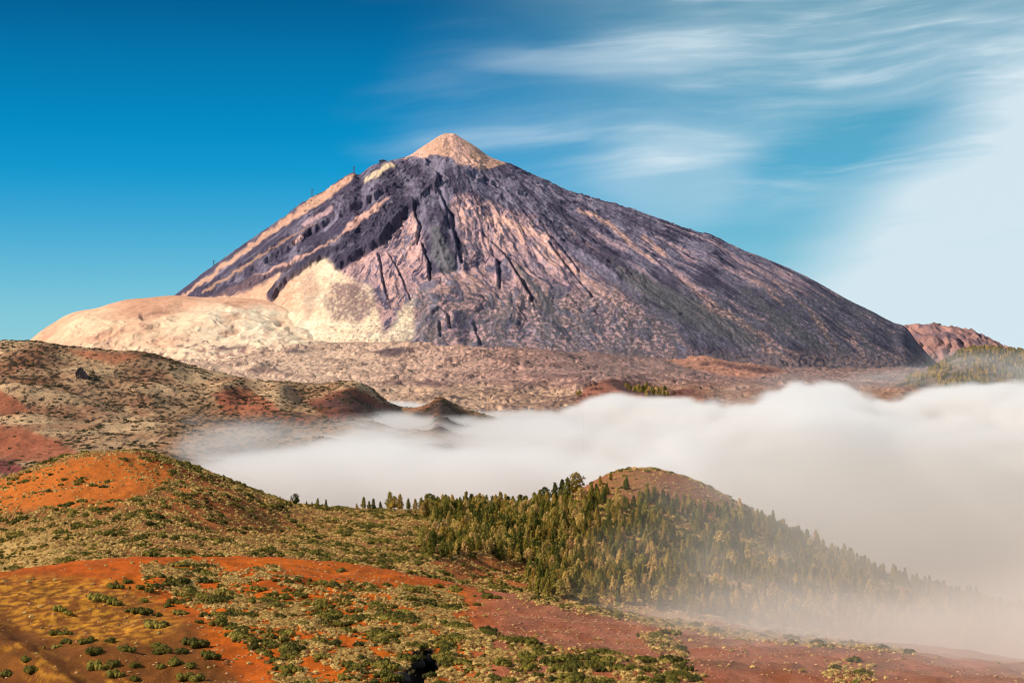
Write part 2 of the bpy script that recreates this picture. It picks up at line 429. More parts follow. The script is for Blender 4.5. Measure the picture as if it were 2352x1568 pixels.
VISM = (VM <= np.minimum.accumulate(VM, axis=0) + 0.7) & (VM < np.interp(UM, Uf, HORF) + 4)
wu = UM + 14 * fbm(UM / 40, VM / 16, 4, 71); wv = VM + 6 * fbm(UM / 40, VM / 16, 4, 72)
straw = np.array([0.62, 0.40, 0.22]); scrub = np.array([0.050, 0.034, 0.026]); mrust = np.array([0.38, 0.10, 0.05]); mbrown = np.array([0.26, 0.11, 0.055])
mn = fbm(mx / 22, my / 60, 4, 73); ml = fbm(mx / 160, my / 300, 4, 74)
mc = mix(np.broadcast_to(straw, mx.shape + (3,)), mbrown, np.clip(0.30 + ml * 1.3, 0, 1))
mc = mix(mc, np.array([0.24, 0.125, 0.065]), sstep(wu, 330, 480) * sstep(wv, 900, 960) * 0.7)
for pts, c, a in [([(0, 895), (60, 935), (70, 950), (-300, 950), (-300, 880)], mrust, 0.85),
                  ([(-400, 955), (30, 975), (130, 1010), (210, 1060), (120, 1065), (-400, 1010)], mrust, 0.85),
                  ([(-300, 1050), (30, 1055), (70, 1085), (-300, 1100)], np.array([0.2, 0.03, 0.04]), 0.9),
                  ([(150, 803), (330, 815), (270, 835), (200, 825)], np.array([0.48, 0.16, 0.08]), 0.8),
                  ([(485, 905), (545, 885), (590, 900), (650, 945), (520, 950)], mrust * 1.1, 0.8),
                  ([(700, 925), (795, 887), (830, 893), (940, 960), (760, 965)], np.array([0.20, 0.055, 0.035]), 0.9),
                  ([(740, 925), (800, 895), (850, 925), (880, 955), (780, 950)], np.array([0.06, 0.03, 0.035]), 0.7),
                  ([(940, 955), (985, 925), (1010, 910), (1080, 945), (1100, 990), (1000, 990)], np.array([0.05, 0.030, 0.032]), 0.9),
                  ([(600, 945), (760, 955), (700, 975), (620, 965)], mrust * 0.8, 0.6)]:
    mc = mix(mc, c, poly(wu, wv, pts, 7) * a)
spk = sstep(fbm(mx / 9, my / 26, 3, 75) + 0.45 * ml, 0.10, 0.34)
barem = np.clip(sum(poly(wu, wv, p, 7) for p in ([(0, 895), (60, 935), (70, 950), (-300, 950), (-300, 880)], [(-400, 955), (30, 975), (130, 1010), (210, 1060), (120, 1065), (-400, 1010)], [(150, 803), (330, 815), (270, 835), (200, 825)])), 0, 1)
mc = mix(mc, np.array([0.34, 0.13, 0.07]), sstep(fbm(mx / 120, my / 200, 4, 79), 0.08, 0.35) * 0.6)
mc = mix(mc, scrub, spk * 0.92 * (1 - 0.85 * barem))
mc = mc * (1 + 0.3 * mn[..., None])
M_mid = ground_material('scrub_hill_soil', 0.10, 0.5, 0.45, 0.8, 3.0, speck=(0.16, 0.5, (0.05, 0.038, 0.025), 0.75))
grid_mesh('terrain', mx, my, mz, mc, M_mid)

# =================== the high plain below the volcano
nP = 1080
Up = np.linspace(-500, 2900, nP)
D_b = pl(Up, [(-600, 9800), (400, 10000), (1000, 9650), (1600, 10200), (2200, 11200), (3000, 11800)])
Vb = pl(Up, [(-600, 860), (0, 850), (500, 815), (700, 800), (960, 796), (1200, 803), (1500, 828), (1800, 850), (2150, 852), (3000, 860)])
pd, pz = hermite_sheet(Up, [(4400, 1120), (5000, 990), (6200, pl(Up, [(-600, 930), (800, 925), (1300, 928), (2000, 905), (3000, 915)])),
                            (7800, pl(Up, [(-600, 880), (600, 872), (1200, 880), (1800, 882), (3000, 885)])), (D_b, Vb), (D_b + 1500, Vb - 12), (D_b + 6000, Vb + 10)],
                       [6, 80, 95, 85, 10, 6])
psn = (Up - 1176) / F / CP
px = pd * psn; py = pd
U2, V2 = proj(px, py, pz)
prel = sstep(ridged(px / 240 + 0.6 * fbm(px / 120, py / 120, 3, 97), py / 620, 4, 96), 0.62, 0.80) * 12 + fbm(px / 500, py / 700, 6, 81) * 18 + ridged(px / 60, py / 120, 3, 85) * 5 + ridged(px / 220, py / 420, 4, 83) * 9
PB = [(1400, 893, 62, 17, 46), (1345, 905, 40, 10, 16), (1575, 899, 34, 8, 18), (990, 877, 44, 7, 20), (900, 880, 40, 5, 12), (1560, 826, 40, 8, 26),
      (1640, 838, 70, 6, 26), (1760, 850, 50, 5, 20), (680, 812, 26, 6, 26), (590, 855, 34, 6, 22), (880, 806, 50, 5, 16), (940, 803, 34, 4, 16), (700, 845, 80, 6, 12), (800, 868, 60, 5, 12)]
for (cu, cv, ru, rv, a) in PB:
    prel += a * bump(U2, V2, cu, cv, ru, rv) * 1.0
prel += -18 * bump(U2, V2, 1412, 886, 12, 5)     # the open crater of the little cone
pz = pz + prel
UP, VP = proj(px, py, pz)
wu = UP + 10 * fbm(UP / 30, VP / 9, 4, 91); wv = VP + 3.5 * fbm(UP / 30, VP / 9, 4, 92)
psand = np.array([0.86, 0.54, 0.39]); ppink = np.array([0.62, 0.35, 0.28]); pdark = np.array([0.13, 0.085, 0.085]); pyel = np.array([0.78, 0.50, 0.30])
pn = fbm(px / 15, py / 60, 4, 93) * 0.85 + fbm(px / 120, py / 500, 3, 95) * 0.35; pm = fbm(px / 12, py / 80, 3, 94)
pc = mix(np.broadcast_to(psand, px.shape + (3,)), ppink, sstep(UP, 850, 1300))
pc = mix(pc, pyel, sstep(VP, 870, 905) * 0.7)
pc = mix(pc, np.array([0.88, 0.60, 0.42]), sstep(UP, 1050, 700) * 0.8)
lr = sstep(ridged(px / 240 + 0.6 * fbm(px / 120, py / 120, 3, 97), py / 620, 4, 96), 0.66, 0.80)
pc = mix(pc, np.array([0.20, 0.10, 0.085]), lr * (0.30 + 0.40 * sstep(UP, 1000, 1350)))
pc = mix(pc, pdark, sstep(pn + 0.5 * pm + 0.10 * sstep(UP, 900, 1400), -0.02, 0.26) * (0.62 + 0.25 * sstep(UP, 600, 1200)))
pc = mix(pc, np.array([0.25, 0.175, 0.165]), sstep(UP + 40 * pn, 1080, 1500) * sstep(VP + 10 * pn, 886, 850) * (0.45 + 0.5 * sstep(pn, -0.1, 0.2)))
pc = mix(pc, np.array([0.30, 0.13, 0.075]), sstep(VP + 8 * pn, 872, 900) * sstep(UP, 1250, 1600) * 0.7)
for pts, c, a in [([(1320, 920), (1350, 885), (1400, 868), (1450, 880), (1500, 905), (1540, 925), (1500, 940), (1340, 940)], np.array([0.36, 0.14, 0.09]), 0.95),
                  ([(1385, 876), (1410, 868), (1450, 878), (1530, 905), (1500, 915), (1430, 900)], np.array([0.09, 0.05, 0.05]), 0.9),  # unlit right side of the little cone, painted dark
                  ([(1530, 905), (1570, 890), (1620, 905), (1560, 912)], np.array([0.16, 0.06, 0.05]), 0.85),
                  ([(1525, 825), (1555, 807), (1600, 812), (1760, 842), (1820, 855), (1700, 868), (1580, 845)], np.array([0.58, 0.27, 0.18]), 0.85),
                  ([(1640, 830), (1740, 842), (1810, 852), (1760, 860), (1660, 842)], np.array([0.10, 0.06, 0.07]), 0.8),
                  ([(940, 880), (985, 868), (1040, 885), (1000, 890)], np.array([0.19, 0.11, 0.11]), 0.85),
                  ([(855, 882), (910, 868), (950, 875), (900, 886)], np.array([0.24, 0.14, 0.12]), 0.8),
                  ([(655, 806), (675, 798), (705, 806), (700, 812), (660, 812)], np.array([0.10, 0.08, 0.09]), 0.85),
                  ([(860, 806), (920, 796), (970, 800), (930, 812), (880, 820)], np.array([0.09, 0.06, 0.08]), 0.85),
                  ([(560, 850), (600, 840), (640, 850), (590, 860)], np.array([0.2, 0.12, 0.12]), 0.7)]:
    pc = mix(pc, c, poly(wu, wv, pts, 4) * a)
pc = pc * (1 + 0.35 * pm[..., None])
M_plain = ground_material('plain_soil', 0.03, 0.16, 0.5, 0.9, 10.0, speck=(0.035, 0.52, (0.13, 0.08, 0.075), 0.5))
grid_mesh('plain', px, py, pz, pc, M_plain)

def apron(U, V):
    """pumice apron that runs from the pale dome up into the foot of the cone"""
    n = fbm(U / 90, V / 26, 5, 501); n2 = fbm(U / 24, V / 8, 4, 503)
    c = mix(np.broadcast_to(np.array([0.88, 0.63, 0.43]), U.shape + (3,)), np.array([0.92, 0.76, 0.54]), np.clip(0.35 + n * 1.5, 0, 1))
    c = mix(c, np.array([0.74, 0.40, 0.26]), np.clip(sstep(V + 20 * n, 722, 690) * sstep(U + 40 * n, 770, 640) * 0.85 + 0.5 * sstep(n2 + n, 0.35, 0.6), 0, 1))
    c = mix(c, np.array([0.62, 0.34, 0.24]), sstep(V, 770, 815) * np.clip(0.2 + n2 * 1.8, 0, 0.7))
    return c


# =================== Montana Blanca: the pale pumice dome on the left
nB = 620
Ub = np.linspace(-150, 1180, nB)
Cb = pl(Ub, [(-200, 980), (20, 815), (70, 781), (100, 757), (150, 727), (180, 716), (215, 712), (250, 700), (290, 689), (340, 684), (400, 679), (450, 682), (500, 683), (545, 684), (600, 687), (650, 690),
             (720, 696), (780, 714), (840, 748), (900, 782), (1000, 842), (1200, 910)])
bd, bz = hermite_sheet(Ub, [(8400, 930), (9000, pl(Ub, [(-200, 905), (300, 850), (600, 842), (960, 860), (1200, 905)])),
                            (9600, pl(Ub, [(-200, 930), (100, 822), (300, 796), (600, 792), (800, 810), (960, 840), (1200, 900)])),
                            (10150, pl(Ub, [(-200, 960), (70, 802), (180, 745), (400, 725), (600, 736), (700, 758), (760, 782), (960, 842), (1200, 915)])),
                            (10800, Cb), (11300, Cb + 16), (12600, Cb + 170)], [30, 60, 70, 90, 10, 8])
bx = bd * ((Ub - 1176) / F / CP); by = bd
U3, V3 = proj(bx, by, bz)
bg_ = 1 - 0.9 * np.exp(-((bd - 10800) / 220) ** 2)
brel = fbm(bx / 420, by / 420, 6, 101) * 34 * bg_ + ridged(bx / 110, by / 160, 4, 104) * 5 * bg_ + (ridged(bx / 260 + 0.5 * fbm(bx / 200, by / 200, 3, 105), by / 420, 4, 102) - 0.6) * 44 * bg_ * sstep(V3, 700, 760)
brel += 12 * bump(U3, V3, 675, 801, 30, 7) - 10 * bump(U3, V3, 700, 808, 20, 5)
brel += -16 * stripe(U3, V3, [(330, 725), (420, 705), (520, 715)], [8, 10, 6], 12) * bg_
bz = bz + brel
UB, VB = proj(bx, by, bz)
wu = UB + 14 * fbm(UB / 40, VB / 16, 4, 111); wv = VB + 6 * fbm(UB / 40, VB / 16, 4, 112)
bsand = np.array([0.76, 0.42, 0.27]); bpale = np.array([0.86, 0.60, 0.39]); bsal = np.array([0.62, 0.31, 0.19])
bc = mix(np.broadcast_to(bsand, bx.shape + (3,)), bpale, np.clip(0.25 + fbm(bx / 300, by / 300, 4, 113) * 1.6 + 0.35 * sstep(wv, 715, 760), 0, 1))
bc = mix(bc, bsal, np.clip(sstep(wv, 740, 690) * sstep(wu, 230, 330) * 0.75 + sstep(wu, 200, 90) * 0.5, 0, 1))
bc = mix(bc, bpale * 1.04, poly(wu, wv, [(590, 712), (670, 705), (700, 730), (760, 760), (640, 770), (560, 750), (530, 735)], 10) * 0.9)
bc = mix(bc, apron(UB, VB), sstep(wu, 330, 520))
bdark = sstep(fbm(bx / 34, by / 110, 4, 114) * 0.8 + 0.35 * fbm(bx / 200, by / 400, 3, 115) + 0.22 * sstep(wv, 760, 835) - 0.10, 0.14, 0.36) * sstep(wv, 735, 790)
bc = mix(bc, np.array([0.26, 0.14, 0.13]), bdark * 0.8)
fold = ridged(bx / 260 + 0.5 * fbm(bx / 200, by / 200, 3, 105), by / 420, 4, 102)
bc = mix(bc, np.array([0.56, 0.28, 0.18]), sstep(fold, 0.52, 0.30) * 0.55)
bc = mix(bc, np.array([0.22, 0.13, 0.13]), stripe(wu, wv, [(690, 722), (712, 748), (745, 775), (770, 786)], [3, 3, 2.5, 1.5], 4) * sstep(fbm(bx / 30, by / 60, 3, 117), -0.25, 0.1) * 0.8)
for pts, c, a in [([(500, 800), (535, 795), (560, 798), (520, 806)], np.array([0.14, 0.09, 0.11]), 0.8),
                  ([(650, 800), (680, 791), (705, 804), (690, 812), (655, 808)], np.array([0.12, 0.09, 0.10]), 0.7),
                  ([(320, 730), (350, 715), (400, 712), (340, 728)], np.array([0.34, 0.18, 0.14]), 0.6),
                  ([(880, 815), (930, 800), (975, 800), (930, 815)], np.array([0.10, 0.07, 0.09]), 0.85)]:
    bc = mix(bc, c, poly(wu, wv, pts, 4) * a)
M_pum = ground_material('pumice_slope', 0.02, 0.1, 0.16, 0.35, 8.0)
grid_mesh('hillside', bx, by, bz, bc, M_pum)

# =================== the volcano
nV = 1240
Uv = np.linspace(-60, 2420, nV)
Cv = pl(Uv, [(-100, 1010), (150, 850), (250, 787), (330, 730), (400, 680), (440, 650), (480, 620), (560, 563), (650, 503), (700, 466), (740, 446), (780, 418), (812, 401), (824, 405),
             (850, 386), (880, 374), (905, 368), (940, 358), (965, 341), (990, 325), (1012, 311), (1025, 307), (1040, 307), (1060, 318), (1090, 336), (1120, 358), (1140, 368), (1170, 378),
             (1200, 392), (1250, 415), (1300, 441), (1350, 455), (1400, 470), (1450, 484), (1500, 501), (1560, 522), (1600, 534), (1640, 545), (1660, 555), (1700, 574), (1750, 592),
             (1800, 612), (1850, 635), (1900, 662), (1950, 690), (2000, 714), (2050, 740), (2080, 752), (2110, 790), (2150, 832), (2200, 870), (2420, 960)])
DR = 12500.0
Xv = (Uv - 1033) / F * DR
Xm = np.where(Xv > 0, 3500.0, 2600.0)
Q = 2950 * np.sqrt(np.clip(1 - (Xv / Xm) ** 2, 0.02, 1))
zb = pl(Uv, [(-100, 880), (400, 860), (700, 822), (960, 812), (1200, 820), (1500, 845), (1800, 868), (2150, 885), (2420, 890)])
nr_ = 350
q = np.concatenate([np.linspace(0, 1, nr_), [1.05, 1.12, 1.3, 1.7, 2.0]])[:, None]     # 0 foot .. 1 crest .. 2 back foot
vd = DR - Q * (1 - q)
Zc = DR * zr(Cv); Zf = (DR - Q) * zr(zb)
ax = np.abs(Xv) * 0.55 + 60
dq = np.abs(1 - q) * Q
hyp = (np.sqrt(ax ** 2 + dq ** 2) - ax) / (np.sqrt(ax ** 2 + Q ** 2) - ax)
vz = Zc + (Zf - Zc) * hyp
vx = vd * ((Uv - 1176) / F / CP); vy = vd
U4, V4 = proj(vx, vy, vz)
# lines run down from the summit: work in angle and distance round it
ry = DR - vy + 140; rx = vx + 396 * 1.0
phi = np.arctan2(rx, ry); rad = np.hypot(rx, ry)
cg = np.clip(1 - np.exp(-((1 - q) * Q / 140) ** 2), 0, 1)
cg = cg * np.ones_like(vx)
wphi = phi + 0.035 * fbm(rad / 500, phi * 6, 3, 201)
wphi = wphi + 0.05 * fbm(rad / 900, phi * 3, 3, 202)
gull = ridged(wphi * 8.0, rad / 1300, 4, 203) * 0.6 + ridged(wphi * 23.0, rad / 480, 4, 205) * 0.4
low = sstep(V4, 430, 520) * sstep(V4, 860, 760)
cpk = sstep(U4, 850, 960) * sstep(U4, 1480, 1250)
pmk = poly(U4, V4, [(560, 672), (742, 585), (765, 610), (800, 640), (850, 660), (948, 690), (950, 800), (900, 870), (500, 870)], 14)
vrel = (gull - 0.62) * (26 + 34 * cpk) * low * cg
vrel += (ridged(vx / 120 + fbm(vx / 300, vy / 300, 2, 8) * 2, vy / 90, 4, 207) - 0.5) * 40 * sstep(V4, 350, 385) * sstep(V4, 560, 440) * cg
vrel += (ridged(wphi * 44 + 2.5 * fbm(rad / 300, phi * 8, 3, 214), rad / 170, 4, 213) - 0.5) * 20 * (1 - 0.55 * sstep(V4, 560, 680)) * cg * sstep(V4, 380, 430) * sstep(fbm(phi * 9, rad / 600, 3, 215), -0.35, 0.3)
vrel += (fbm(vx / 60, vy / 60, 3, 209) * 8 * cg + fbm(vx / 26, vy / 26, 3, 210) * 6.0 * cg) * (1 - 0.6 * sstep(V4, 560, 660))
vrel *= 1 - 0.75 * pmk
U4, V4 = proj(vx, vy, vz + vrel)
wu4 = U4 + 4 * fbm(U4 / 22, V4 / 22, 4, 211); wv4 = V4 + 4 * fbm(U4 / 22, V4 / 22, 4, 212)
FLOWS = [   # dark lava tongues with raised edges: (points, half widths, height)
    ([(960, 385), (880, 425), (760, 490), (640, 575), (540, 635), (455, 683)], [22, 20, 15, 12, 10, 6], 24),
    ([(980, 420), (900, 480), (850, 540), (800, 585), (772, 615)], [26, 30, 30, 17, 6], 28),
    ([(860, 525), (770, 568), (700, 610), (650, 645), (618, 688)], [14, 11, 8, 7, 7], 24),
    ([(800, 545), (700, 585), (600, 632), (520, 672)], [9, 10, 11, 7], 20),
    ([(985, 450), (1005, 520), (1030, 570), (1035, 610)], [16, 20, 20, 12], 10),
    ([(1230, 480), (1300, 540), (1380, 600), (1480, 670), (1560, 720)], [12, 12, 9, 5, 0.5], 8),
]
FR = np.zeros_like(vx); FM = np.zeros_like(vx)
for pts, wd_, h_ in FLOWS:
    s_ = stripe(wu4, wv4, pts, wd_, 7)
    d_, w_ = seg_dist(wu4, wv4, pts, wd_)
    lev = np.exp(-((d_ - w_ * 0.85) / 3.0) ** 2) * 0.5
    FR = np.maximum(FR, h_ * (s_ + lev * (d_ < w_ + 6)))
    FM = np.maximum(FM, s_)
vrel += FR * cg
GUL = [   # sharp ravines with a shaded wall
    ([(1105, 535), (1150, 575), (1180, 610), (1205, 655), (1222, 690)], [2.5, 3, 4, 3, 1.5], 50),
    ([(870, 585), (880, 640), (893, 690)], [1.5, 2.2, 1], 26), ([(895, 580), (925, 640), (945, 690)], [1.5, 2.2, 1], 22),
    ([(970, 560), (985, 600), (988, 640)], [2, 3, 2], 40), ([(1145, 600), (1148, 660)], [3, 2], 36),
    ([(950, 470), (965, 520), (958, 560)], [3, 3, 2], 36), ([(1010, 440), (1040, 500), (1050, 560), (1060, 600)], [3, 4, 4, 2], 40),
    ([(1265, 560), (1310, 620), (1360, 680)], [3, 3, 2], 30), ([(1340, 555), (1400, 600)], [5, 4], 34), ([(1240, 510), (1290, 570), (1330, 620)], [3, 3, 2], 34),
    ([(1500, 590), (1560, 640), (1640, 700)], [3, 3, 2], 26), ([(995, 715), (1010, 705), (1030, 720), (1035, 750)], [3, 3, 3, 2], 26),
    ([(1010, 740), (1012, 770)], [2, 2], 20), ([(1090, 745), (1105, 790)], [3, 2], 22)]
for pts, wd_, h_ in GUL:
    d_, w_ = seg_dist(wu4, wv4, pts, wd_)
    vrel -= 0.5 * h_ * np.exp(-(d_ / (w_ * 1.3)) ** 2) * cg
    d2_, w2_ = seg_dist(wu4 + 7, wv4 + 1, pts, wd_)
    vrel += h_ * 0.42 * np.exp(-(d2_ / (w2_ * 1.5)) ** 2) * cg
vz = vz + vrel
UV_, VV = proj(vx, vy, vz)
# colours
U4, V4 = UV_, VV
wu = U4 + 9 * fbm(U4 / 20, V4 / 20, 6, 221); wv = V4 + 9 * fbm(U4 / 26, V4 / 26, 5, 222)
lava = np.array([0.080, 0.066, 0.108]); lava2 = np.array([0.24, 0.205, 0.27]); pink = np.array([0.57, 0.36, 0.375]); salmon = np.array([0.82, 0.47, 0.38])  # purple in the lava tones stands in for distance haze
cream = np.array([0.90, 0.68, 0.45]); vtan = np.array([0.64, 0.37, 0.26]); scree = np.array([0.17, 0.165, 0.18]); greenish = np.array([0.115, 0.108, 0.12])
wph2 = wphi + 0.03 * fbm(rad / 240, phi * 16, 3, 232)
stk = fbm(wph2 * 21, rad / 620, 6, 231); stk2 = fbm(wph2 * 58, rad / 210, 4, 233); blot = fbm(vx / 130, vz / 130, 4, 235); fine_n = fbm(vx / 20, vz / 20, 3, 237)
vc = mix(np.broadcast_to(lava, vx.shape + (3,)), lava2, np.clip(0.40 + stk * 1.6 + blot * 1.0 + 0.9 * stk2 + 0.25 * sstep(wu, 1100, 1300) - 0.35 * sstep(wu, 1000, 850), 0, 1))
# pink ash in the middle slopes, thinning to streaks on the right flank
pk = poly(wu, wv, [(1035, 462), (1055, 446), (1110, 462), (1180, 486), (1228, 500), (1262, 536), (1290, 575), (1431, 674), (1560, 770), (1620, 850), (1400, 880), (900, 870), (760, 640), (786, 616), (850, 572), (888, 545), (925, 492), (945, 482), (965, 520), (985, 630), (1052, 618), (1062, 545)], 9)
pk = pk * (1 - 0.5 * sstep(V4, 640, 760) * sstep(stk + blot, -0.1, 0.3))
rt = sstep(wu - (wv - 480) * 1.55, 1160, 1330)
rb = ridged(wph2 * 30 + 0.4 * blot, rad / 420, 4, 245); rb2 = ridged(wph2 * 70 + 0.5 * blot, rad / 200, 3, 246)
pkm = pk * (0.95 - 1.1 * sstep(rb, 0.70, 0.86) - 0.55 * sstep(rb2, 0.72, 0.9) * sstep(V4, 500, 600) + 0.5 * stk - 0.9 * sstep(stk2 + 0.7 * fine_n, 0.18, 0.45))
vc = mix(vc, mix(np.broadcast_to(pink, vc.shape), salmon, np.clip(0.35 + 1.3 * gull - 0.8 + blot, 0, 1)), np.clip(pkm, 0, 1))  # salmon follows the gully ridges, putting their lit look into the colour
vc = mix(vc, pink * 0.85, sstep(stk + 0.5 * stk2, 0.10, 0.36) * rt * 0.9 * sstep(V4, 470, 540))
PKS = [([(1330, 480), (1400, 515), (1450, 560), (1500, 600)], [3, 5, 5, 2]), ([(1290, 520), (1350, 570), (1430, 620), (1530, 690), (1620, 730)], [4, 6, 6, 6, 3]), ([(1480, 545), (1530, 590)], [5, 3]),
       ([(1270, 580), (1340, 640), (1420, 700)], [5, 6, 3]), ([(1560, 640), (1640, 700), (1740, 765), (1830, 815)], [3, 6, 7, 4]), ([(1620, 705), (1660, 730)], [12, 6]), ([(1650, 740), (1760, 800), (1820, 830)], [4, 7, 5]),
       ([(1870, 730), (1920, 800)], [5, 4]), ([(1960, 780), (1990, 830)], [6, 4]), ([(1730, 640), (1800, 700)], [3, 2]), ([(1780, 650), (1850, 700), (1900, 760)], [3, 3, 3])]
for pts, w_ in PKS: vc = mix(vc, salmon * 0.85, stripe(wu, wv, pts, w_, 5) * (0.75 + 0.3 * np.clip(stk * 2, -1, 1)))
flowm = FM * (0.93 - 0.3 * sstep(blot + stk, 0.4, 0.9))
vc = mix(vc, mix(np.broadcast_to(lava * 0.8, vc.shape), lava2 * 0.9, np.clip(0.3 + blot * 1.4 + fine_n * 0.8, 0, 1)), np.clip(flowm, 0, 1) * (1 - stripe(wu, wv, [(890, 455), (850, 485), (810, 515), (785, 540)], [3, 8, 8, 3], 5)))
TANS = [([(903, 378), (870, 392), (838, 416)], [4, 6, 3], cream * 0.9), ([(890, 455), (850, 485), (810, 515), (785, 540)], [2, 8, 8, 2], salmon * 0.85), ([(812, 403), (760, 440), (690, 485), (600, 548), (500, 622), (420, 678)], [5, 11, 8, 6, 5, 3], vtan),
        ([(760, 480), (700, 515)], [6, 4], pink), ([(720, 515), (640, 560), (540, 625), (470, 670)], [1, 2, 3, 3], vtan * 0.75), ([(690, 545), (672, 560)], [4, 2], salmon), ([(790, 540), (680, 595), (570, 650), (490, 690)], [1, 3, 8, 9], salmon * 0.85),
        ([(1195, 520), (1245, 545), (1262, 580)], [5, 7, 5], salmon * 1.1), ([(1140, 500), (1190, 520), (1200, 560)], [8, 8, 5], salmon)]
for pts, w_, c in TANS: vc = mix(vc, c, stripe(wu, wv, pts, w_, 5) * 0.9)
# pale pumice at the foot of the left side
pumm = poly(wu, wv, [(440, 690), (560, 672), (620, 640), (700, 592), (742, 585), (765, 610), (800, 640), (850, 660), (870, 720), (880, 775), (930, 700), (948, 690), (950, 780), (900, 870), (500, 870)], 9)
island = poly(wu, wv, [(770, 648), (835, 650), (858, 700), (830, 742), (765, 738), (742, 690)], 8) + poly(wu, wv, [(690, 640), (720, 625), (735, 660), (715, 720), (700, 735)], 6) * 0.5 + poly(wu, wv, [(870, 650), (930, 640), (925, 690), (905, 740), (880, 750), (862, 700)], 8)
pumc = mix(np.broadcast_to(cream, vc.shape), salmon * 1.08, np.clip(sstep(wu, 740, 640) * sstep(wv, 720, 660) + 0.30 + blot * 1.0 - sstep(wu, 640, 760) * 0.35, 0, 1))
pumc = mix(pumc, np.array([0.88, 0.62, 0.42]), sstep(wv, 690, 740) * 0.6)
isl = np.clip(island, 0, 1) * (0.35 + 0.65 * sstep(fine_n + blot * 0.5, -0.3, 0.15))
vc = mix(vc, mix(apron(U4, V4), np.array([0.26, 0.155, 0.15]), isl * 0.9), pumm * (1 - np.clip(FM, 0, 1) * 0.95))
# grey screes and dark streams
SC = [([(1395, 590), (1470, 650), (1560, 700), (1650, 748), (1740, 790)], [6, 18, 26, 20, 8]), ([(1000, 530), (1015, 580), (1030, 610)], [12, 26, 20]), ([(1450, 620), (1540, 700), (1600, 740)], [4, 14, 8]), ([(1180, 600), (1260, 700), (1290, 760)], [4, 10, 4]),
      ([(1700, 660), (1800, 740), (1890, 800)], [4, 14, 8])]
for pts, w_ in SC: vc = mix(vc, scree * (0.8), stripe(wu, wv, pts, w_, 10) * 0.85)
# sparse scrub speckling the lower slopes
spm = sstep(VV, 610, 700) * sstep(wu, 880, 1000)
sk = sstep(fbm(vx / 24, vz / 13, 3, 241) + 0.35 * blot + 0.3 * stk + 0.14 * spm, -0.06, 0.18)
vc = mix(vc, greenish, sk * spm * 0.82)
sk2 = sstep(fbm(vx / 20, vz / 12, 3, 243) + 0.3 * blot, 0.20, 0.36) * sstep(VV, 600, 660) * sstep(wu, 700, 780) * (1 - spm)
vc = mix(vc, np.array([0.24, 0.15, 0.15]), sk2 * 0.7)
# summit cone
summ = poly(wu, wv, [(925, 364), (1033, 290), (1060, 290), (1160, 375), (1135, 385), (1100, 388), (1045, 375), (1040, 362), (1000, 356)], 3)
sumc = mix(np.broadcast_to(vtan * 1.02, vc.shape), salmon * 1.0, np.clip(0.4 + blot * 1.5, 0, 1))
sumc = mix(sumc, np.array([0.27, 0.16, 0.15]), np.clip(stripe(wu, wv, [(1026, 318), (1020, 345)], [4, 2], 5) + poly(wu, wv, [(1085, 340), (1110, 355), (1150, 378), (1110, 366)], 4), 0, 1) * 0.6)
vc = mix(vc, sumc, summ)
ftm = sstep(V4, 790, 835) * sstep(U4, 930, 1010)
vc = mix(vc, np.array([0.34, 0.22, 0.19]), ftm * np.clip(0.4 + 1.6 * fine_n, 0, 0.8))
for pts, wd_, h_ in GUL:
    vc = mix(vc, lava, stripe(wu, wv, pts, [q_ * 0.8 for q_ in wd_], 4) * 0.75)  # ravine lines darkened to lava tone, partly shadow painted in
vc = mix(vc, lava * 1.1, sstep(rb, 0.74, 0.9) * pumm * sstep(wu, 800, 860) * 0.6)
for pts, w_ in [([(840, 505), (790, 560), (700, 606), (655, 645), (620, 688)], [6, 9, 10, 8, 8]), ([(930, 470), (880, 530), (830, 570), (772, 616)], [22, 26, 20, 6]), ([(700, 600), (600, 638), (520, 668), (450, 684)], [5, 8, 12, 4]),
                ([(1262, 470), (1330, 520), (1390, 575), (1450, 630)], [6, 10, 12, 4]), ([(1330, 560), (1385, 598), (1410, 612)], [2, 6, 3]), ([(1000, 470), (1016, 530), (1045, 590)], [5, 7, 5])]:
    vc = mix(vc, np.array([0.062, 0.052, 0.085]), stripe(wu, wv, pts, w_, 4) * 0.85)
vc = vc * (1 + 0.26 * fine_n + 0.26 * stk2 + 0.10 * blot)[..., None]
M_volc = ground_material('volcanic_rock', 0.018, 0.07, 0.30, 0.9, 16.0)
grid_mesh('volcano', vx, vy, vz, vc, M_volc)

# =================== the rocky ridge to the right of the volcano
nR = 240
Ur = np.linspace(1980, 2700, nR)
Cr = pl(Ur, [(1980, 800), (2050, 765), (2085, 753), (2110, 751), (2140, 747), (2165, 751), (2190, 753), (2215, 760), (2240, 766), (2262, 776), (2280, 784), (2310, 800), (2352, 815), (2700, 860)])
rd, rz = hermite_sheet(Ur, [(12400, 940), (12900, 880), (14200, Cr), (14700, Cr + 16), (16000, 900)], [40, 130, 8, 8])
rx_ = rd * ((Ur - 1176) / F / CP)
cgr = 1 - 0.7 * np.exp(-((rd - 14200) / 150) ** 2)
rz = rz + (ridged(rx_ / 160 + fbm(rx_ / 300, rd / 300, 3, 302) * 0.8, rd / 900, 4, 301) - 0.55) * 110 * cgr + fbm(rx_ / 60, rd / 90, 4, 303) * 16
rn = fbm(rx_ / 120, rd / 200, 4, 305); rn2 = fbm(rx_ / 40, rd / 120, 4, 306)
rc = mix(np.broadcast_to(np.array([0.46, 0.24, 0.20]), rx_.shape + (3,)), np.array([0.20, 0.13, 0.15]), np.clip(0.45 + rn * 1.4 + rn2, 0, 1))
grid_mesh('mountain', rx_, rd, rz, rc, M_volc)

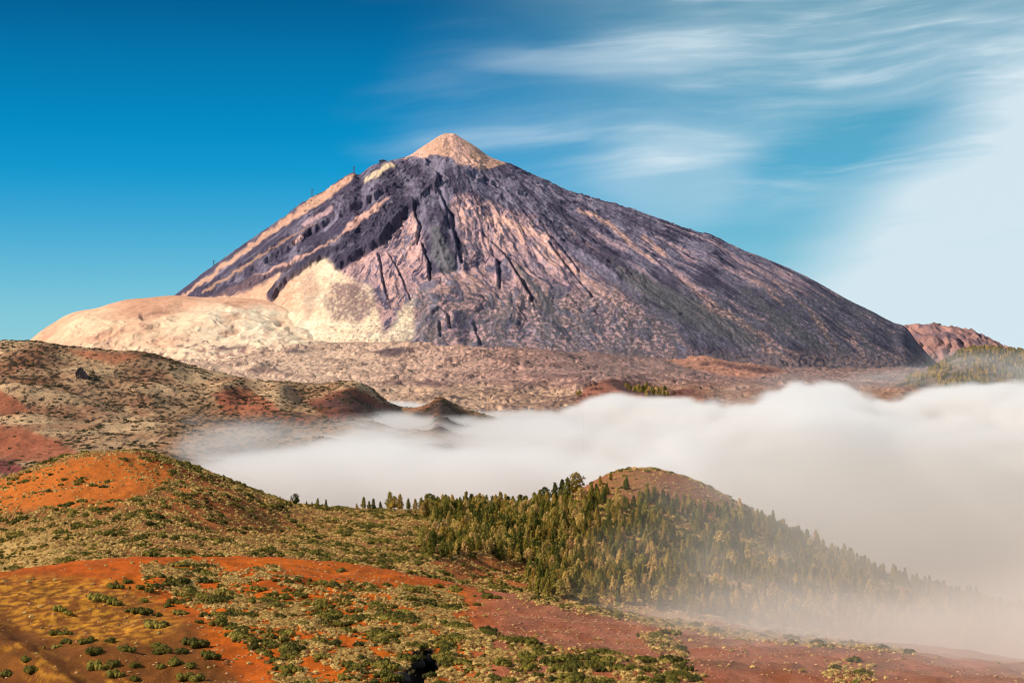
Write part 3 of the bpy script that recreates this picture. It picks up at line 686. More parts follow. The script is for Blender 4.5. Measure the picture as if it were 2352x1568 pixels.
# =================== the wooded hill at the right edge
nW = 260
Uw = np.linspace(1950, 2850, nW)
Cw = pl(Uw, [(1950, 960), (2000, 915), (2050, 885), (2080, 872), (2130, 858), (2160, 842), (2200, 818), (2230, 808), (2280, 806), (2352, 812), (2500, 800), (2850, 840)])
wd0, wz0 = hermite_sheet(Uw, [(5200, 1020), (5500, 960), (5900, 900 + (Cw - 810) * 0.25), (6500, Cw), (6800, Cw + 16), (7600, 980)], [10, 50, 60, 8, 8])
wx0 = wd0 * ((Uw - 1176) / F / CP)
wz0 = wz0 + fbm(wx0 / 200, wd0 / 200, 4, 321) * 14 * (1 - 0.8 * np.exp(-((wd0 - 6500) / 150) ** 2))
UW, VW = proj(wx0, wd0, wz0)
wc0 = mix(np.broadcast_to(np.array([0.27, 0.17, 0.11]), wx0.shape + (3,)), np.array([0.07, 0.065, 0.05]), np.clip(0.55 + fbm(wx0 / 60, wd0 / 100, 4, 322) * 1.6, 0, 1))
grid_mesh('hill', wx0, wd0, wz0, wc0, M_mid)

# =================== everything beyond: the low ground out to the horizon
gm = bpy.data.meshes.new('ground')
ga = np.linspace(0, 2 * math.pi, 97)[:-1]; gr_ = [150, 900, 4000, 15000, 60000, 150000]
gv = [(0, 0, -620)] + [(r_ * math.sin(a), r_ * math.cos(a), -620 if r_ < 10000 else -640) for r_ in gr_ for a in ga]
gf = [(0, 1 + (i + 1) % 96, 1 + i) for i in range(96)]
for k in range(len(gr_) - 1):
    for i in range(96):
        j = (i + 1) % 96; gf.append((1 + k * 96 + i, 1 + k * 96 + j, 1 + (k + 1) * 96 + j, 1 + (k + 1) * 96 + i))
gm.from_pydata(gv, [], gf); gm.update()
gat = gm.color_attributes.new('tone', 'FLOAT_COLOR', 'POINT')
gat.data.foreach_set('color', np.tile([0.16, 0.10, 0.06, 1.0], len(gv)).astype(np.float32))
gm.materials.append(M_plain)
go = bpy.data.objects.new('ground', gm); COL.objects.link(go); go['kind'] = 'structure'
# ------------------------------------------------------------------ vegetation and stones
def leaf_material(name, cols, rough=0.8, scale=6.0, backing=0.25):
    """foliage: the tone varies from plant to plant and from clump to clump"""
    m = bpy.data.materials.new(name); m.use_nodes = True; t = m.node_tree; n = t.nodes
    b = n['Principled BSDF']; b.inputs['Roughness'].default_value = rough; b.inputs['Specular IOR Level'].default_value = 0.15
    oi = n.new('ShaderNodeObjectInfo'); r_ = n.new('ShaderNodeValToRGB')
    r_.color_ramp.elements[0].color = cols[0] + (1,); r_.color_ramp.elements[1].color = cols[-1] + (1,)
    for i, c in enumerate(cols[1:-1]):
        e = r_.color_ramp.elements.new((i + 1) / (len(cols) - 1)); e.color = c + (1,)
    tcn = n.new('ShaderNodeTexCoord')
    g = noise(t, tcn.outputs['Object'], scale, 3.0, 0.6)
    rnd = X(t, oi.outputs['Random'])
    t.links.new((rnd * 0.85 + (g - 0.5) * 0.9 + 0.07).sat().v, r_.inputs[0])
    vm = n.new('ShaderNodeVectorMath'); vm.operation = 'SCALE'
    t.links.new(r_.outputs[0], vm.inputs[0]); t.links.new(((g - 0.5) * 1.3 + 1.0 + (rnd * 7.31).m('FRACT') * 0.4 - 0.2).v, vm.inputs['Scale'])
    t.links.new(vm.outputs[0], b.inputs['Base Color'])
    return m


M_broom = leaf_material('broom_foliage', [(0.045, 0.042, 0.006), (0.080, 0.068, 0.008), (0.14, 0.112, 0.014), (0.23, 0.17, 0.030)], scale=3.0)
M_pale = leaf_material('cushion_foliage', [(0.20, 0.09, 0.028), (0.42, 0.25, 0.070), (0.66, 0.44, 0.15), (0.29, 0.21, 0.045)], scale=2.0)
M_dusky = leaf_material('dusky_scrub', [(0.035, 0.030, 0.018), (0.060, 0.050, 0.022), (0.10, 0.075, 0.03)], scale=2.0)
M_pine = leaf_material('pine_needles', [(0.052, 0.064, 0.010), (0.105, 0.105, 0.014), (0.25, 0.19, 0.026), (0.42, 0.24, 0.045)], scale=5.0)
M_pine_mist = leaf_material('mist_tinted_needles', [(0.15, 0.14, 0.020), (0.36, 0.27, 0.055), (0.56, 0.36, 0.10), (0.62, 0.36, 0.14)], scale=5.0)  # golden needles lightened to tan, the warm mist's tint painted in
M_bark = leaf_material('pine_bark', [(0.10, 0.055, 0.03), (0.16, 0.09, 0.05)], scale=9.0)
M_stone = leaf_material('stone', [(0.34, 0.15, 0.06), (0.50, 0.28, 0.13), (0.24, 0.09, 0.05)], scale=2.0)
M_dark = leaf_material('basalt', [(0.07, 0.05, 0.05), (0.13, 0.09, 0.08)], scale=0.2)

M_shade_rock = leaf_material('shade_black_basalt', [(0.035, 0.026, 0.024), (0.085, 0.060, 0.052)], scale=0.6)  # basalt darkened further, the hollow's shadow put into its colour
import bmesh


def ico(sub):
    b = bmesh.new(); bmesh.ops.create_icosphere(b, subdivisions=sub, radius=1.0)
    v = np.array([p.co[:] for p in b.verts]); b.verts.ensure_lookup_table()
    f = np.array([[q_.index for q_ in p.verts] for p in b.faces]); b.free(); return v, f


ICO1, ICO2 = ico(1), ico(2)


class MB:
    def __init__(s): s.v, s.f, s.n = [], [], 0
    def add(s, v, f): s.v.append(np.asarray(v, float)); s.f += [tuple(int(k) + s.n for k in q_) for q_ in f]; s.n += len(v)
    def lobe(s, c, r3, jit, src=ICO1):
        v = src[0] * (1 + (np.random.default_rng(s.n + 5).random((len(src[0]), 1)) - 0.5) * 2 * jit) * np.array(r3) + np.array(c)
        s.add(v, src[1])
    def leaves(s, pts, size, g):
        k = len(pts); a = g.normal(size=(k, 3)); b = g.normal(size=(k, 3))
        a /= np.linalg.norm(a, axis=1)[:, None]; b /= np.linalg.norm(b, axis=1)[:, None]
        z_ = size * (0.6 + 0.8 * g.random((k, 1)))
        v = np.stack([pts - a * z_ * 0.5, pts + a * z_ * 0.5, pts + b * z_], 1).reshape(-1, 3)
        s.add(v, np.arange(k * 3).reshape(-1, 3))
    def rod(s, p, q_, r0, r1, n=6):
        p = Vector(p); q_ = Vector(q_); d = (q_ - p).normalized(); u = d.orthogonal().normalized(); w_ = d.cross(u)
        v = [p + (u * math.cos(i * 2 * math.pi / n) + w_ * math.sin(i * 2 * math.pi / n)) * r0 for i in range(n)]
        v += [q_ + (u * math.cos(i * 2 * math.pi / n) + w_ * math.sin(i * 2 * math.pi / n)) * r1 for i in range(n)]
        s.add([a[:] for a in v], [(i, (i + 1) % n, n + (i + 1) % n, n + i) for i in range(n)] + [tuple(range(n, 2 * n))])
    def box(s, lo, hi):
        (a, b, c), (d, e, f) = lo, hi
        v = [(a, b, c), (d, b, c), (d, e, c), (a, e, c), (a, b, f), (d, b, f), (d, e, f), (a, e, f)]
        s.add(v, [(0, 3, 2, 1), (4, 5, 6, 7), (0, 1, 5, 4), (1, 2, 6, 5), (2, 3, 7, 6), (3, 0, 4, 7)])
    def mesh(s, name, mat):
        me = bpy.data.meshes.new(name); me.from_pydata(np.vstack(s.v).tolist(), [], s.f); me.materials.append(mat); me.update(); return me


def shrub_mesh(name, seed, mat, lobes, leaf, wide=1.0):
    g = np.random.default_rng(seed); b = MB(); pts = []
    for i in range(lobes):
        a = g.random() * 6.283; rr_ = math.sqrt(g.random()) * 0.72 * (0.3 if i == 0 else 1)
        r_ = (0.40 - 0.16 * rr_) * (0.8 + 0.4 * g.random())
        c = (math.cos(a) * rr_ * wide, math.sin(a) * rr_, 0.10 + 0.26 * (1 - rr_) * g.random())
        b.lobe(c, (r_, r_, r_ * 0.85), 0.13)
        k = leaf
        d = g.normal(size=(k, 3)); d[:, 2] = np.abs(d[:, 2]); d /= np.linalg.norm(d, axis=1)[:, None]
        pts.append(d * np.array([r_, r_, r_ * 0.85]) * (0.95 + 0.22 * g.random((k, 1))) + np.array(c))
    b.leaves(np.vstack(pts), 0.085, g)
    return b.mesh(name, mat)


def cushion_mesh(name, seed, mat):
    g = np.random.default_rng(seed); b = MB()
    for i in range(3):
        a = g.random() * 6.283; c = (math.cos(a) * 0.35 * (i > 0), math.sin(a) * 0.35 * (i > 0), 0.15)
        r_ = 0.75 - 0.22 * i; b.lobe(c, (r_, r_, r_ * 0.8), 0.16)
    d = g.normal(size=(46, 3)); d[:, 2] = np.abs(d[:, 2]); d /= np.linalg.norm(d, axis=1)[:, None]
    b.leaves(d * np.array([0.8, 0.8, 0.72]) + np.array([0, 0, 0.12]), 0.2, g)
    return b.mesh(name, mat)


def stone_mesh(name, seed, mat):
    g = np.random.default_rng(seed); b = MB()
    v = ICO2[0].copy(); k = g.normal(size=(9, 3)); k /= np.linalg.norm(k, axis=1)[:, None]
    for n_ in k:                                            # flat broken faces
        d = v @ n_; v = v - np.clip(d - 0.72, 0, None)[:, None] * n_
    b.add(v * np.array([1, 0.8, 0.7]), ICO2[1]); return b.mesh(name, mat)


def pine_meshes(seed, style):
    g = np.random.default_rng(seed); tr = MB(); cr = MB(); pts = []
    lean = g.normal() * 0.015
    P_ = lambda h: (lean * h, 0.4 * lean * h, h)
    for h0, h1 in ((-0.05, 0.35), (0.35, 0.7), (0.7, 0.97)): tr.rod(P_(h0), P_(h1), 0.022 * (1.06 - h0), 0.022 * (1.06 - h1))
    n = 62; wide = {0: 0.23, 1: 0.29, 2: 0.19, 3: 0.34}[style]; h_lo = {0: 0.12, 1: 0.10, 2: 0.08, 3: 0.22}[style]
    for i in range(n):
        h = h_lo + (0.99 - h_lo) * (i + g.random()) / n
        t_ = (h - h_lo) / (1 - h_lo)
        prof = wide * ((1 - t_) ** 0.75 * (0.55 + 0.45 * min(1, t_ * 5)) if style != 3 else math.sqrt(max(0.05, 1 - (2 * t_ - 0.95) ** 2))) + 0.02
        a = i * 2.4 + g.random(); r_ = prof * (0.35 + 0.65 * g.random()) * (0.8 + 0.5 * g.random())
        c = np.array([math.cos(a) * r_ + lean * h, math.sin(a) * r_, h])
        s_ = (0.036 + 0.040 * (1 - t_)) * (0.75 + 0.5 * g.random()) * (1.25 if style == 3 else 1)
        cr.lobe(c, (s_, s_, s_ * 0.75), 0.28, ICO1 if i % 4 == 0 else (ICO0V, ICO0F))
        if i % 3 == 0: tr.rod(P_(h - 0.04), c.tolist(), 0.006, 0.002, 4)
        d = g.normal(size=(13, 3)); d /= np.linalg.norm(d, axis=1)[:, None]
        pts.append(c + d * s_ * np.array([1.5, 1.5, 1.3]))
    cr.leaves(np.vstack(pts), 0.042, g)
    return tr, cr


_b = bmesh.new(); bmesh.ops.create_icosphere(_b, subdivisions=1, radius=1.0); _b.free()
_p = (1 + 5 ** 0.5) / 2
ICO0V = np.array([(-1, _p, 0), (1, _p, 0), (-1, -_p, 0), (1, -_p, 0), (0, -1, _p), (0, 1, _p), (0, -1, -_p), (0, 1, -_p), (_p, 0, -1), (_p, 0, 1), (-_p, 0, -1), (-_p, 0, 1)]) / math.sqrt(1 + _p * _p)
ICO0F = [(0, 11, 5), (0, 5, 1), (0, 1, 7), (0, 7, 10), (0, 10, 11), (1, 5, 9), (5, 11, 4), (11, 10, 2), (10, 7, 6), (7, 1, 8), (3, 9, 4), (3, 4, 2), (3, 2, 6), (3, 6, 8), (3, 8, 9), (4, 9, 5), (2, 4, 11), (6, 2, 10), (8, 6, 7), (9, 8, 1)]
BROOM = [shrub_mesh('broom_shrub', 11 + i, M_broom, 8 + i % 3, 26, 1.0) for i in range(4)] + [shrub_mesh('broom_shrub', 31 + i, M_broom, 12, 24, 1.8) for i in range(3)]
CUSH = [cushion_mesh('cushion_shrub', 51 + i, M_pale) for i in range(4)]
STONE = [stone_mesh('stone', 61 + i, M_stone) for i in range(3)]
PSTYLE = [0, 1, 2, 0, 1, 2, 3, 3, 0, 1, 1, 3]
PINE = []
for i, st_ in enumerate(PSTYLE):
    tr, cr = pine_meshes(71 + i, st_)
    PINE.append((tr.mesh('trunk', M_bark), cr.mesh('crown', M_pine if i < 8 else M_pine_mist)))


def tag(o, label, cat, group=None):
    o['label'] = label; o['category'] = cat
    if group: o['group'] = group


def at(U, V, G='F'):
    gx, gy, gz, gu, gv, vis = {'F': (fx, fy, fz, UF, VF, VISF), 'M': (mx, my, mz, UM, VM, VISM)}[G]
    c = np.hypot(gu - U, (gv - V)) + (~vis) * 500
    k = np.unravel_index(np.argmin(c), c.shape)
    return float(gx[k]), float(gy[k]), float(gz[k])


def scatter(gx, gy, gz, dens, n, g):
    """n random points on a sheet, in proportion to real ground area times dens"""
    ax_ = gx[:-1, 1:] - gx[:-1, :-1]; ay_ = gy[1:, :-1] - gy[:-1, :-1]
    w = np.abs(ax_ * ay_) * np.clip(dens[:-1, :-1], 0, None)
    cs = np.cumsum(w.ravel()); k = np.searchsorted(cs, g.random(n) * cs[-1]); k = np.minimum(k, w.size - 1)
    r_, c = np.unravel_index(k, w.shape); a = g.random(n); b = g.random(n)
    L = lambda q_: (q_[r_, c] * (1 - a) + q_[r_ + 1, c] * a) * (1 - b) + (q_[r_, c + 1] * (1 - a) + q_[r_ + 1, c + 1] * a) * b
    return L(gx), L(gy), L(gz)


def stuff(name, pts, scl, idx, rot, sources, flat=1.0):
    """one mass too numerous to count: real geometry set on every point"""
    me = bpy.data.meshes.new(name); me.vertices.add(len(pts)); me.vertices.foreach_set('co', np.asarray(pts, np.float32).ravel())
    for nm, ty, ar in (('scl', 'FLOAT', scl), ('idx', 'INT', idx), ('rot', 'FLOAT', rot)):
        me.attributes.new(nm, ty, 'POINT').data.foreach_set('value', np.asarray(ar, np.float32 if ty == 'FLOAT' else np.int32))
    for s_ in sources:
        for q_ in s_:
            for m_ in q_.data.materials:
                if m_.name not in me.materials: me.materials.append(m_)
    o = bpy.data.objects.new(name, me); COL.objects.link(o); o['kind'] = 'stuff'
    ng = bpy.data.node_groups.new(name, 'GeometryNodeTree')
    ng.interface.new_socket('Geometry', in_out='INPUT', socket_type='NodeSocketGeometry')
    ng.interface.new_socket('Geometry', in_out='OUTPUT', socket_type='NodeSocketGeometry')
    N = ng.nodes; gi = N.new('NodeGroupInput'); go_ = N.new('NodeGroupOutput')
    j = N.new('GeometryNodeJoinGeometry')
    for s_ in sources:
        jj = N.new('GeometryNodeJoinGeometry')
        for q_ in s_:
            oi = N.new('GeometryNodeObjectInfo'); oi.inputs['Object'].default_value = q_; oi.transform_space = 'ORIGINAL'
            ng.links.new(oi.outputs['Geometry'], jj.inputs[0])
        gt = N.new('GeometryNodeGeometryToInstance'); ng.links.new(jj.outputs[0], gt.inputs[0]); ng.links.new(gt.outputs[0], j.inputs[0])

    def attr(nm, ty):
        a = N.new('GeometryNodeInputNamedAttribute'); a.data_type = ty; a.inputs[0].default_value = nm
        return a.outputs[0]
    ip = N.new('GeometryNodeInstanceOnPoints'); ip.inputs['Pick Instance'].default_value = True
    ng.links.new(gi.outputs[0], ip.inputs['Points']); ng.links.new(j.outputs[0], ip.inputs['Instance'])
    ng.links.new(attr('idx', 'INT'), ip.inputs['Instance Index'])
    sc_ = N.new('ShaderNodeCombineXYZ'); s0 = X(ng, attr('scl', 'FLOAT'))
    for i_ in range(2): ng.links.new(s0.v, sc_.inputs[i_])
    ng.links.new((s0 * flat).v, sc_.inputs[2]); ng.links.new(sc_.outputs[0], ip.inputs['Scale'])
    rc_ = N.new('ShaderNodeCombineXYZ'); ng.links.new(attr('rot', 'FLOAT'), rc_.inputs[2])
    ng.links.new(rc_.outputs[0], ip.inputs['Rotation'])
    ng.links.new(ip.outputs[0], go_.inputs[0])
    o.modifiers.new('spread', 'NODES').node_group = ng
    return o


ORD = ['first', 'second', 'third', 'fourth', 'fifth', 'sixth', 'seventh', 'eighth', 'ninth', 'tenth', 'eleventh', 'twelfth', 'thirteenth', 'fourteenth', 'fifteenth',
       'sixteenth', 'seventeenth', 'eighteenth', 'nineteenth', 'twentieth'] + ['twenty-' + q_ for q_ in ('first', 'second', 'third', 'fourth', 'fifth', 'sixth', 'seventh', 'eighth', 'ninth')] + ['thirtieth'] + ['thirty-' + q_ for q_ in ('first', 'second', 'third', 'fourth', 'fifth', 'sixth', 'seventh', 'eighth', 'ninth')]
KM = 4.0 / F                          # unused scale guard


def put_pine(x, y, z, h, k, label, group):
    root = bpy.data.objects.new('pine_tree', None); COL.objects.link(root)
    root.location = (x, y, z - 0.01 * h); root.scale = (h, h, h); root.rotation_euler.z = random.random() * 6.283
    root.empty_display_size = 0.2; tag(root, label, 'pine tree', group)
    for nm, me in zip(('trunk', 'crown'), PINE[k]):
        o = bpy.data.objects.new(nm, me); COL.objects.link(o); o.parent = root
    return root


# ---- pines: those on the skyline first, one by one
SKY = [(643, 1155, 15, 1), (677, 1160, 26, 6), (704, 1162, 11, 0), (716, 1163, 10, 0), (731, 1164, 19, 0), (749, 1165, 18, 2), (818, 1168, 13, 0), (835, 1168, 26, 0), (847, 1168, 18, 1), (859, 1168, 23, 0),
       (873, 1168, 18, 0), (897, 1169, 38, 1), (905, 1169, 30, 6), (917, 1169, 34, 0), (938, 1168, 24, 0), (953, 1168, 24, 1), (966, 1168, 26, 1), (979, 1168, 34, 0), (993, 1168, 28, 1), (1006, 1168, 28, 0),
       (1019, 1168, 27, 0), (1030, 1168, 29, 1), (1042, 1169, 27, 0), (1056, 1169, 27, 0), (1067, 1170, 30, 2), (1081, 1170, 34, 0), (1095, 1170, 32, 1), (1106, 1170, 27, 2), (1116, 1170, 32, 0), (1131, 1170, 30, 1),
       (1141, 1170, 30, 0), (1151, 1170, 38, 0), (1164, 1170, 30, 1), (1178, 1169, 29, 2), (1194, 1168, 31, 0), (1208, 1168, 29, 1), (1225, 1166, 34, 1), (1239, 1162, 36, 1), (1252, 1158, 38, 6), (1276, 1152, 42, 0), (1290, 1148, 45, 1),
       (1302, 1146, 47, 1), (1322, 1140, 52, 7), (1404, 1103, 18, 0)]
np_ = 0
for i, (u, v, h, k) in enumerate(SKY):
    x, y, z = at(u, v)
    left = u < 800
    if left: lab = ['tiny lone pine left of the round bushy one on the skyline', 'broad round pine bush on the skyline right of the red hill', 'low sapling just right of the round bushy skyline pine', 'second sapling right of the round bushy skyline pine',
                    'taller of two thin pines standing on bare skyline', 'thin pine furthest right on the bare left skyline'][i]
    elif u == 1322: lab = 'largest dark green pine with a full crown on the ridge below the red summit'
    elif u == 1404: lab = 'single dark pine standing on bare red slope near the summit'
    else: lab = '%s pine from the left along the central skyline ridge against the fog' % ORD[i - 6]
    put_pine(x, y, z, h * y / F * 1.06, k, lab, 'pines along the skyline')
    np_ += 1
g1 = np.random.default_rng(21)
wuF = UF + 14 * fbm(UF / 40, VF / 22, 3, 401); wvF = VF + 8 * fbm(UF / 40, VF / 22, 3, 402)
stand = poly(wuF, wvF, [(985, 1172), (1240, 1170), (1300, 1160), (1345, 1170), (1350, 1290), (1290, 1305), (1210, 1300), (1150, 1290), (1080, 1272), (1010, 1290), (955, 1265), (985, 1235), (1000, 1205), (965, 1180)], 6)
slope = poly(wuF, wvF, [(1335, 1165), (1380, 1112), (1430, 1120), (1480, 1150), (1580, 1172), (1640, 1175), (1700, 1180), (1760, 1200), (1900, 1268), (2000, 1310), (2200, 1372), (2352, 1408), (2700, 1480),
                        (2700, 1560), (2352, 1520), (2100, 1475), (1900, 1452), (1700, 1435), (1500, 1405), (1350, 1385), (1230, 1362), (1205, 1335), (1215, 1300), (1335, 1290)], 6)
clear_ = bump(UF, VF, 1560, 1225, 55, 22) + bump(UF, VF, 1360, 1300, 30, 10) + bump(UF, VF, 1300, 1160, 30, 8) + 0.6 * bump(UF, VF, 2150, 1400, 60, 10)
tn = fbm(fx / 55, fy / 90, 3, 405)
tden = np.clip(stand * 1.1 + slope * np.clip(0.85 + tn * 2.2, 0, 1.3), 0, 1.4) * np.clip(1 - 1.3 * clear_, 0, 1) * VISF * (fd > D1 + 40)
tx, ty, tz = scatter(fx, fy, fz, tden, 3900, g1)
tu, tv = proj(tx, ty, tz)
keep = []                             # a minimum spacing between trunks
cell = {}
for i in range(len(tx)):
    c = (int(tx[i] // 3.6), int(ty[i] // 7.5))
    if c in cell: continue
    cell[c] = 1; keep.append(i)
keep = np.array(keep); tx, ty, tz, tu, tv = (a[keep] for a in (tx, ty, tz, tu, tv))
th = (9.0 + 6.5 * g1.random(len(tx))) * (0.72 + 0.50 * g1.random(len(tx))) * (1 + 0.12 * (tu < 1340))
th = th * np.clip(0.9 + (ty - 1100) / 3000, 0.85, 1.15) * 0.74
inview = (tu > 0) & (tu < 2352) & (tv < 1580)
order = np.argsort(-(th / ty) * inview * (tu < 2250))
n_ind = 300 - np_


def pick_pine(u):
    if g1.random() < (0.15 if u < 1340 else 0.95): return int(g1.integers(8, 12))
    return int(g1.integers(0, 7 if g1.random() < 0.3 else 6))


PG = [(1340, 0, 'dark green pine crowding the dense stand left of the red summit'), (1600, 0, 'olive pine on the misty slope below the red summit'),
      (1850, 0, 'tan tinged pine in thin mist on the middle of the wooded slope'), (2600, 0, 'pale pine fading into thick fog on the right end of the slope')]


def row_labels(idx, U_, V_, regs, step, what):
    """a label for each: its look, its place by row counted up from the lowest and from the left"""
    out = {}; per = {}
    for i in idx:
        r_ = next(k for k, q_ in enumerate(regs) if q_[0](U_[i], V_[i])); per.setdefault(r_, []).append(i)
    for r_, L in per.items():
        L.sort(key=lambda i: -V_[i]); n_row = max(1, len(L) // max(1, min(14, len(L) // step)))
        for a in range(0, len(L), n_row):
            for k, i in enumerate(sorted(L[a:a + n_row], key=lambda j: U_[j])):
                out[i] = '%s, %s row up, %s from left' % (regs[r_][1], ORD[a // n_row], ORD[min(k, len(ORD) - 1)]); 
    return out


PREG = [(lambda u, v: u < 1340 and v < 1215, 'olive green pine in the upper dense stand'), (lambda u, v: u < 1340, 'dark green pine at the foot of the dense stand'),
        (lambda u, v: u < 1600, 'olive tan pine on the slope under the red summit'), (lambda u, v: u < 1850, 'tan pine in thin mist, middle slope'), (lambda u, v: True, 'pale pine in fog on the far right slope')]
PL = row_labels(list(order[:n_ind]), tu, tv, PREG, 9, 'pine')
for i in order[:n_ind]:
    lab = PL[i]
    put_pine(tx[i], ty[i], tz[i], th[i], pick_pine(tu[i]), lab, 'pines of the wood below the red summit')
rest = order[n_ind:]
roots = [o for o in S.objects if o.name.startswith('pine_tree')]
crowns = {}
for o in S.objects:
    if o.type == 'MESH' and o.name.startswith('crown'): crowns.setdefault(o.data.name, o)
trunks = {}
for o in S.objects:
    if o.type == 'MESH' and o.name.startswith('trunk'): trunks.setdefault(o.data.name, o)
PSRC = [[trunks[t_.name], crowns[c_.name]] for t_, c_ in PINE if t_.name in trunks and c_.name in crowns]
PSM = [s_ for s_ in PSRC if s_[1].data.name != PINE[7][1].name]
mist_ix = [i for i, s_ in enumerate(PSM) if s_[1].data.materials[0] == M_pine_mist]; grn = [i for i, s_ in enumerate(PSM) if i not in mist_ix]
stuff('pine_forest', np.stack([tx, ty, tz - 0.1], 1)[rest], th[rest], [random.choice(mist_ix if random.random() < (0.15 if tu[i] < 1340 else 0.95) else grn) for i in rest], g1.random(len(rest)) * 6.28, PSM)
# far pines: the wooded hill at the right edge, the little cone, the edge of the fog
fden = np.clip(0.25 + fbm(wx0 / 130, wd0 / 200, 4, 411) * 1.6 + 0.5 * sstep(UW, 2100, 2250), 0.02, 1) * (wd0 < 6560) * (VW < 925) * sstep(UW, 2060, 2120)
ax1, ay1, az1 = scatter(wx0, wd0, wz0, fden, 2600, g1)
pden = poly(UP, VP, [(1430, 890), (1480, 893), (1540, 905), (1530, 915), (1480, 912)], 4) + 0.6 * poly(UP, VP, [(1318, 902), (1332, 898), (1336, 906), (1320, 908)], 2)
bx1, by1, bz1 = scatter(px, py, pz, pden, 90, g1)
P3 = np.concatenate([np.stack([ax1, ay1, az1], 1), np.stack([bx1, by1, bz1], 1)])
stuff('distant_pines', P3, 11 + 10 * g1.random(len(P3)), [random.choice(grn) for _ in P3], g1.random(len(P3)) * 6.28, PSM)

# ---- broom shrubs
HAND = [(222, 1377, 46), (243, 1376, 34), (262, 1384, 34), (287, 1338, 28), (263, 1348, 32), (314, 1350, 26), (345, 1358, 30), (359, 1346, 24), (137, 1399, 30), (155, 1408, 26), (133, 1457, 34), (155, 1455, 28), (150, 1476, 32),
        (123, 1487, 30), (188, 1474, 36), (209, 1470, 32), (215, 1497, 48), (253, 1471, 28), (289, 1493, 34), (222, 1531, 46), (252, 1528, 40), (262, 1551, 38), (309, 1531, 30), (309, 1558, 28), (60, 1516, 36), (72, 1540, 38),
        (17, 1548, 40), (372, 1500, 50), (362, 1485, 30), (444, 1481, 50), (417, 1498, 36), (478, 1507, 42), (400, 1524, 40), (437, 1529, 36), (369, 1531, 30), (434, 1560, 50), (355, 1440, 40), (376, 1434, 30), (342, 1430, 28),
        (321, 1408, 38), (300, 1403, 26), (330, 1380, 26), (362, 1413, 22), (413, 1409, 32), (461, 1430, 24), (468, 1415, 30), (506, 1434, 46), (530, 1413, 34), (403, 1384, 34), (386, 1391, 28), (407, 1367, 26), (413, 1336, 38),
        (515, 1366, 48), (543, 1464, 36), (588, 1474, 32)]
EXTRA = [(783, 1311, 30, 'lone broom shrub lying on bare red ground at the crest'), (933, 1357, 44, 'broad dark broom shrub under the bare red ridge, right of centre'), (1105, 1358, 26, 'dark broom shrub at the edge of the red slope, left of a wider one'),
         (1112, 1371, 38, 'wide dark broom shrub on the left edge of the pinkish red slope'), (1140, 1374, 28, 'low rounded dark shrub casting a shadow on the red slope'), (1094, 1388, 22, 'flat dark shrub lowest of the group at the red slope edge')]


def put_shrub(x, y, z, w, k, label, group, cat='shrub', meshes=None):
    o = bpy.data.objects.new('broom_shrub', (meshes or BROOM)[k]); COL.objects.link(o)
    o.location = (x, y, z - 0.02 * w); o.scale = (w * 0.56, w * 0.56, w * 0.66); o.rotation_euler.z = random.random() * 0.9 - 0.45 if k > 3 else random.random() * 6.283
    tag(o, label, cat, group); return o


rows = {}
for u, v, w in HAND: rows.setdefault(int((v - 1330) // 26), []).append((u, v, w))
nr2 = 0
RN = ['topmost', 'second', 'third', 'fourth', 'fifth', 'sixth', 'seventh', 'eighth', 'lowest']
for rk in sorted(rows):
    for i, (u, v, w) in enumerate(sorted(rows[rk])):
        x, y, z = at(u, v + 1)
        size = 'small' if w < 30 else ('wide' if w > 42 else 'rounded')
        put_shrub(x, y, z, w * y / F * 1.05, int(rng.integers(0, 7)), '%s green broom shrub on the orange ash slope, %s row, %s from left' % (size, RN[min(nr2, 8)], ORD[i]), 'broom shrubs on the orange ash slope')
    nr2 += 1
for u, v, w, lab in EXTRA:
    x, y, z = at(u, v + 1); put_shrub(x, y, z, w * y / F, 4 if w > 30 else 1, lab, 'broom shrubs at the red ridge')
n_hand = len(HAND) + len(EXTRA)
g2 = np.random.default_rng(33)
wedge = poly(wuF, wvF, [(325, 1300), (440, 1288), (560, 1315), (620, 1300), (700, 1335), (800, 1335), (900, 1350), (1040, 1352), (1062, 1385), (1078, 1440), (1132, 1455), (1284, 1487), (1528, 1518), (1601, 1554), (1660, 1640), (700, 1660), (600, 1520),
                        (540, 1480), (520, 1440), (450, 1400), (400, 1370), (330, 1340)], 7) * (fd < D1 + 5)
openp = bump(UF, VF, 620, 1345, 45, 12) + bump(UF, VF, 540, 1310, 30, 6) + bump(UF, VF, 720, 1375, 40, 10) + bump(UF, VF, 800, 1480, 40, 16) + bump(UF, VF, 690, 1460, 34, 16) + bump(UF, VF, 730, 1540, 50, 22) + 0.9 * bump(UF, VF, 860, 1370, 90, 7) + 1.2 * bump(UF, VF, 920, 1330, 90, 10) + bump(UF, VF, 470, 1400, 26, 14)
right = (poly(wuF, wvF, [(1180, 1372), (1300, 1385), (1500, 1420), (1700, 1445), (1900, 1468), (2100, 1492), (2100, 1502), (1700, 1470), (1520, 1440), (1300, 1400)], 5) * 0.9
         + poly(wuF, wvF, [(1455, 1455), (1540, 1452), (1580, 1500), (1560, 1528), (1500, 1500)], 8) * 0.9 + poly(wuF, wvF, [(1900, 1520), (2000, 1530), (2020, 1600), (1880, 1600)], 8) * 0.6) * (fd < D1 + 30)
cn = fbm(fx / 16, fy / 30, 4, 421); cn2 = fbm(fx / 45, fy / 60, 3, 423)
back = (fd > D1 + 25) * (1 - 0.86 * poly(wuF, wvF, [(-500, 1160), (0, 1100), (60, 1085), (160, 1050), (300, 1040), (390, 1062), (400, 1100), (260, 1165), (110, 1168), (-500, 1200)], 12))
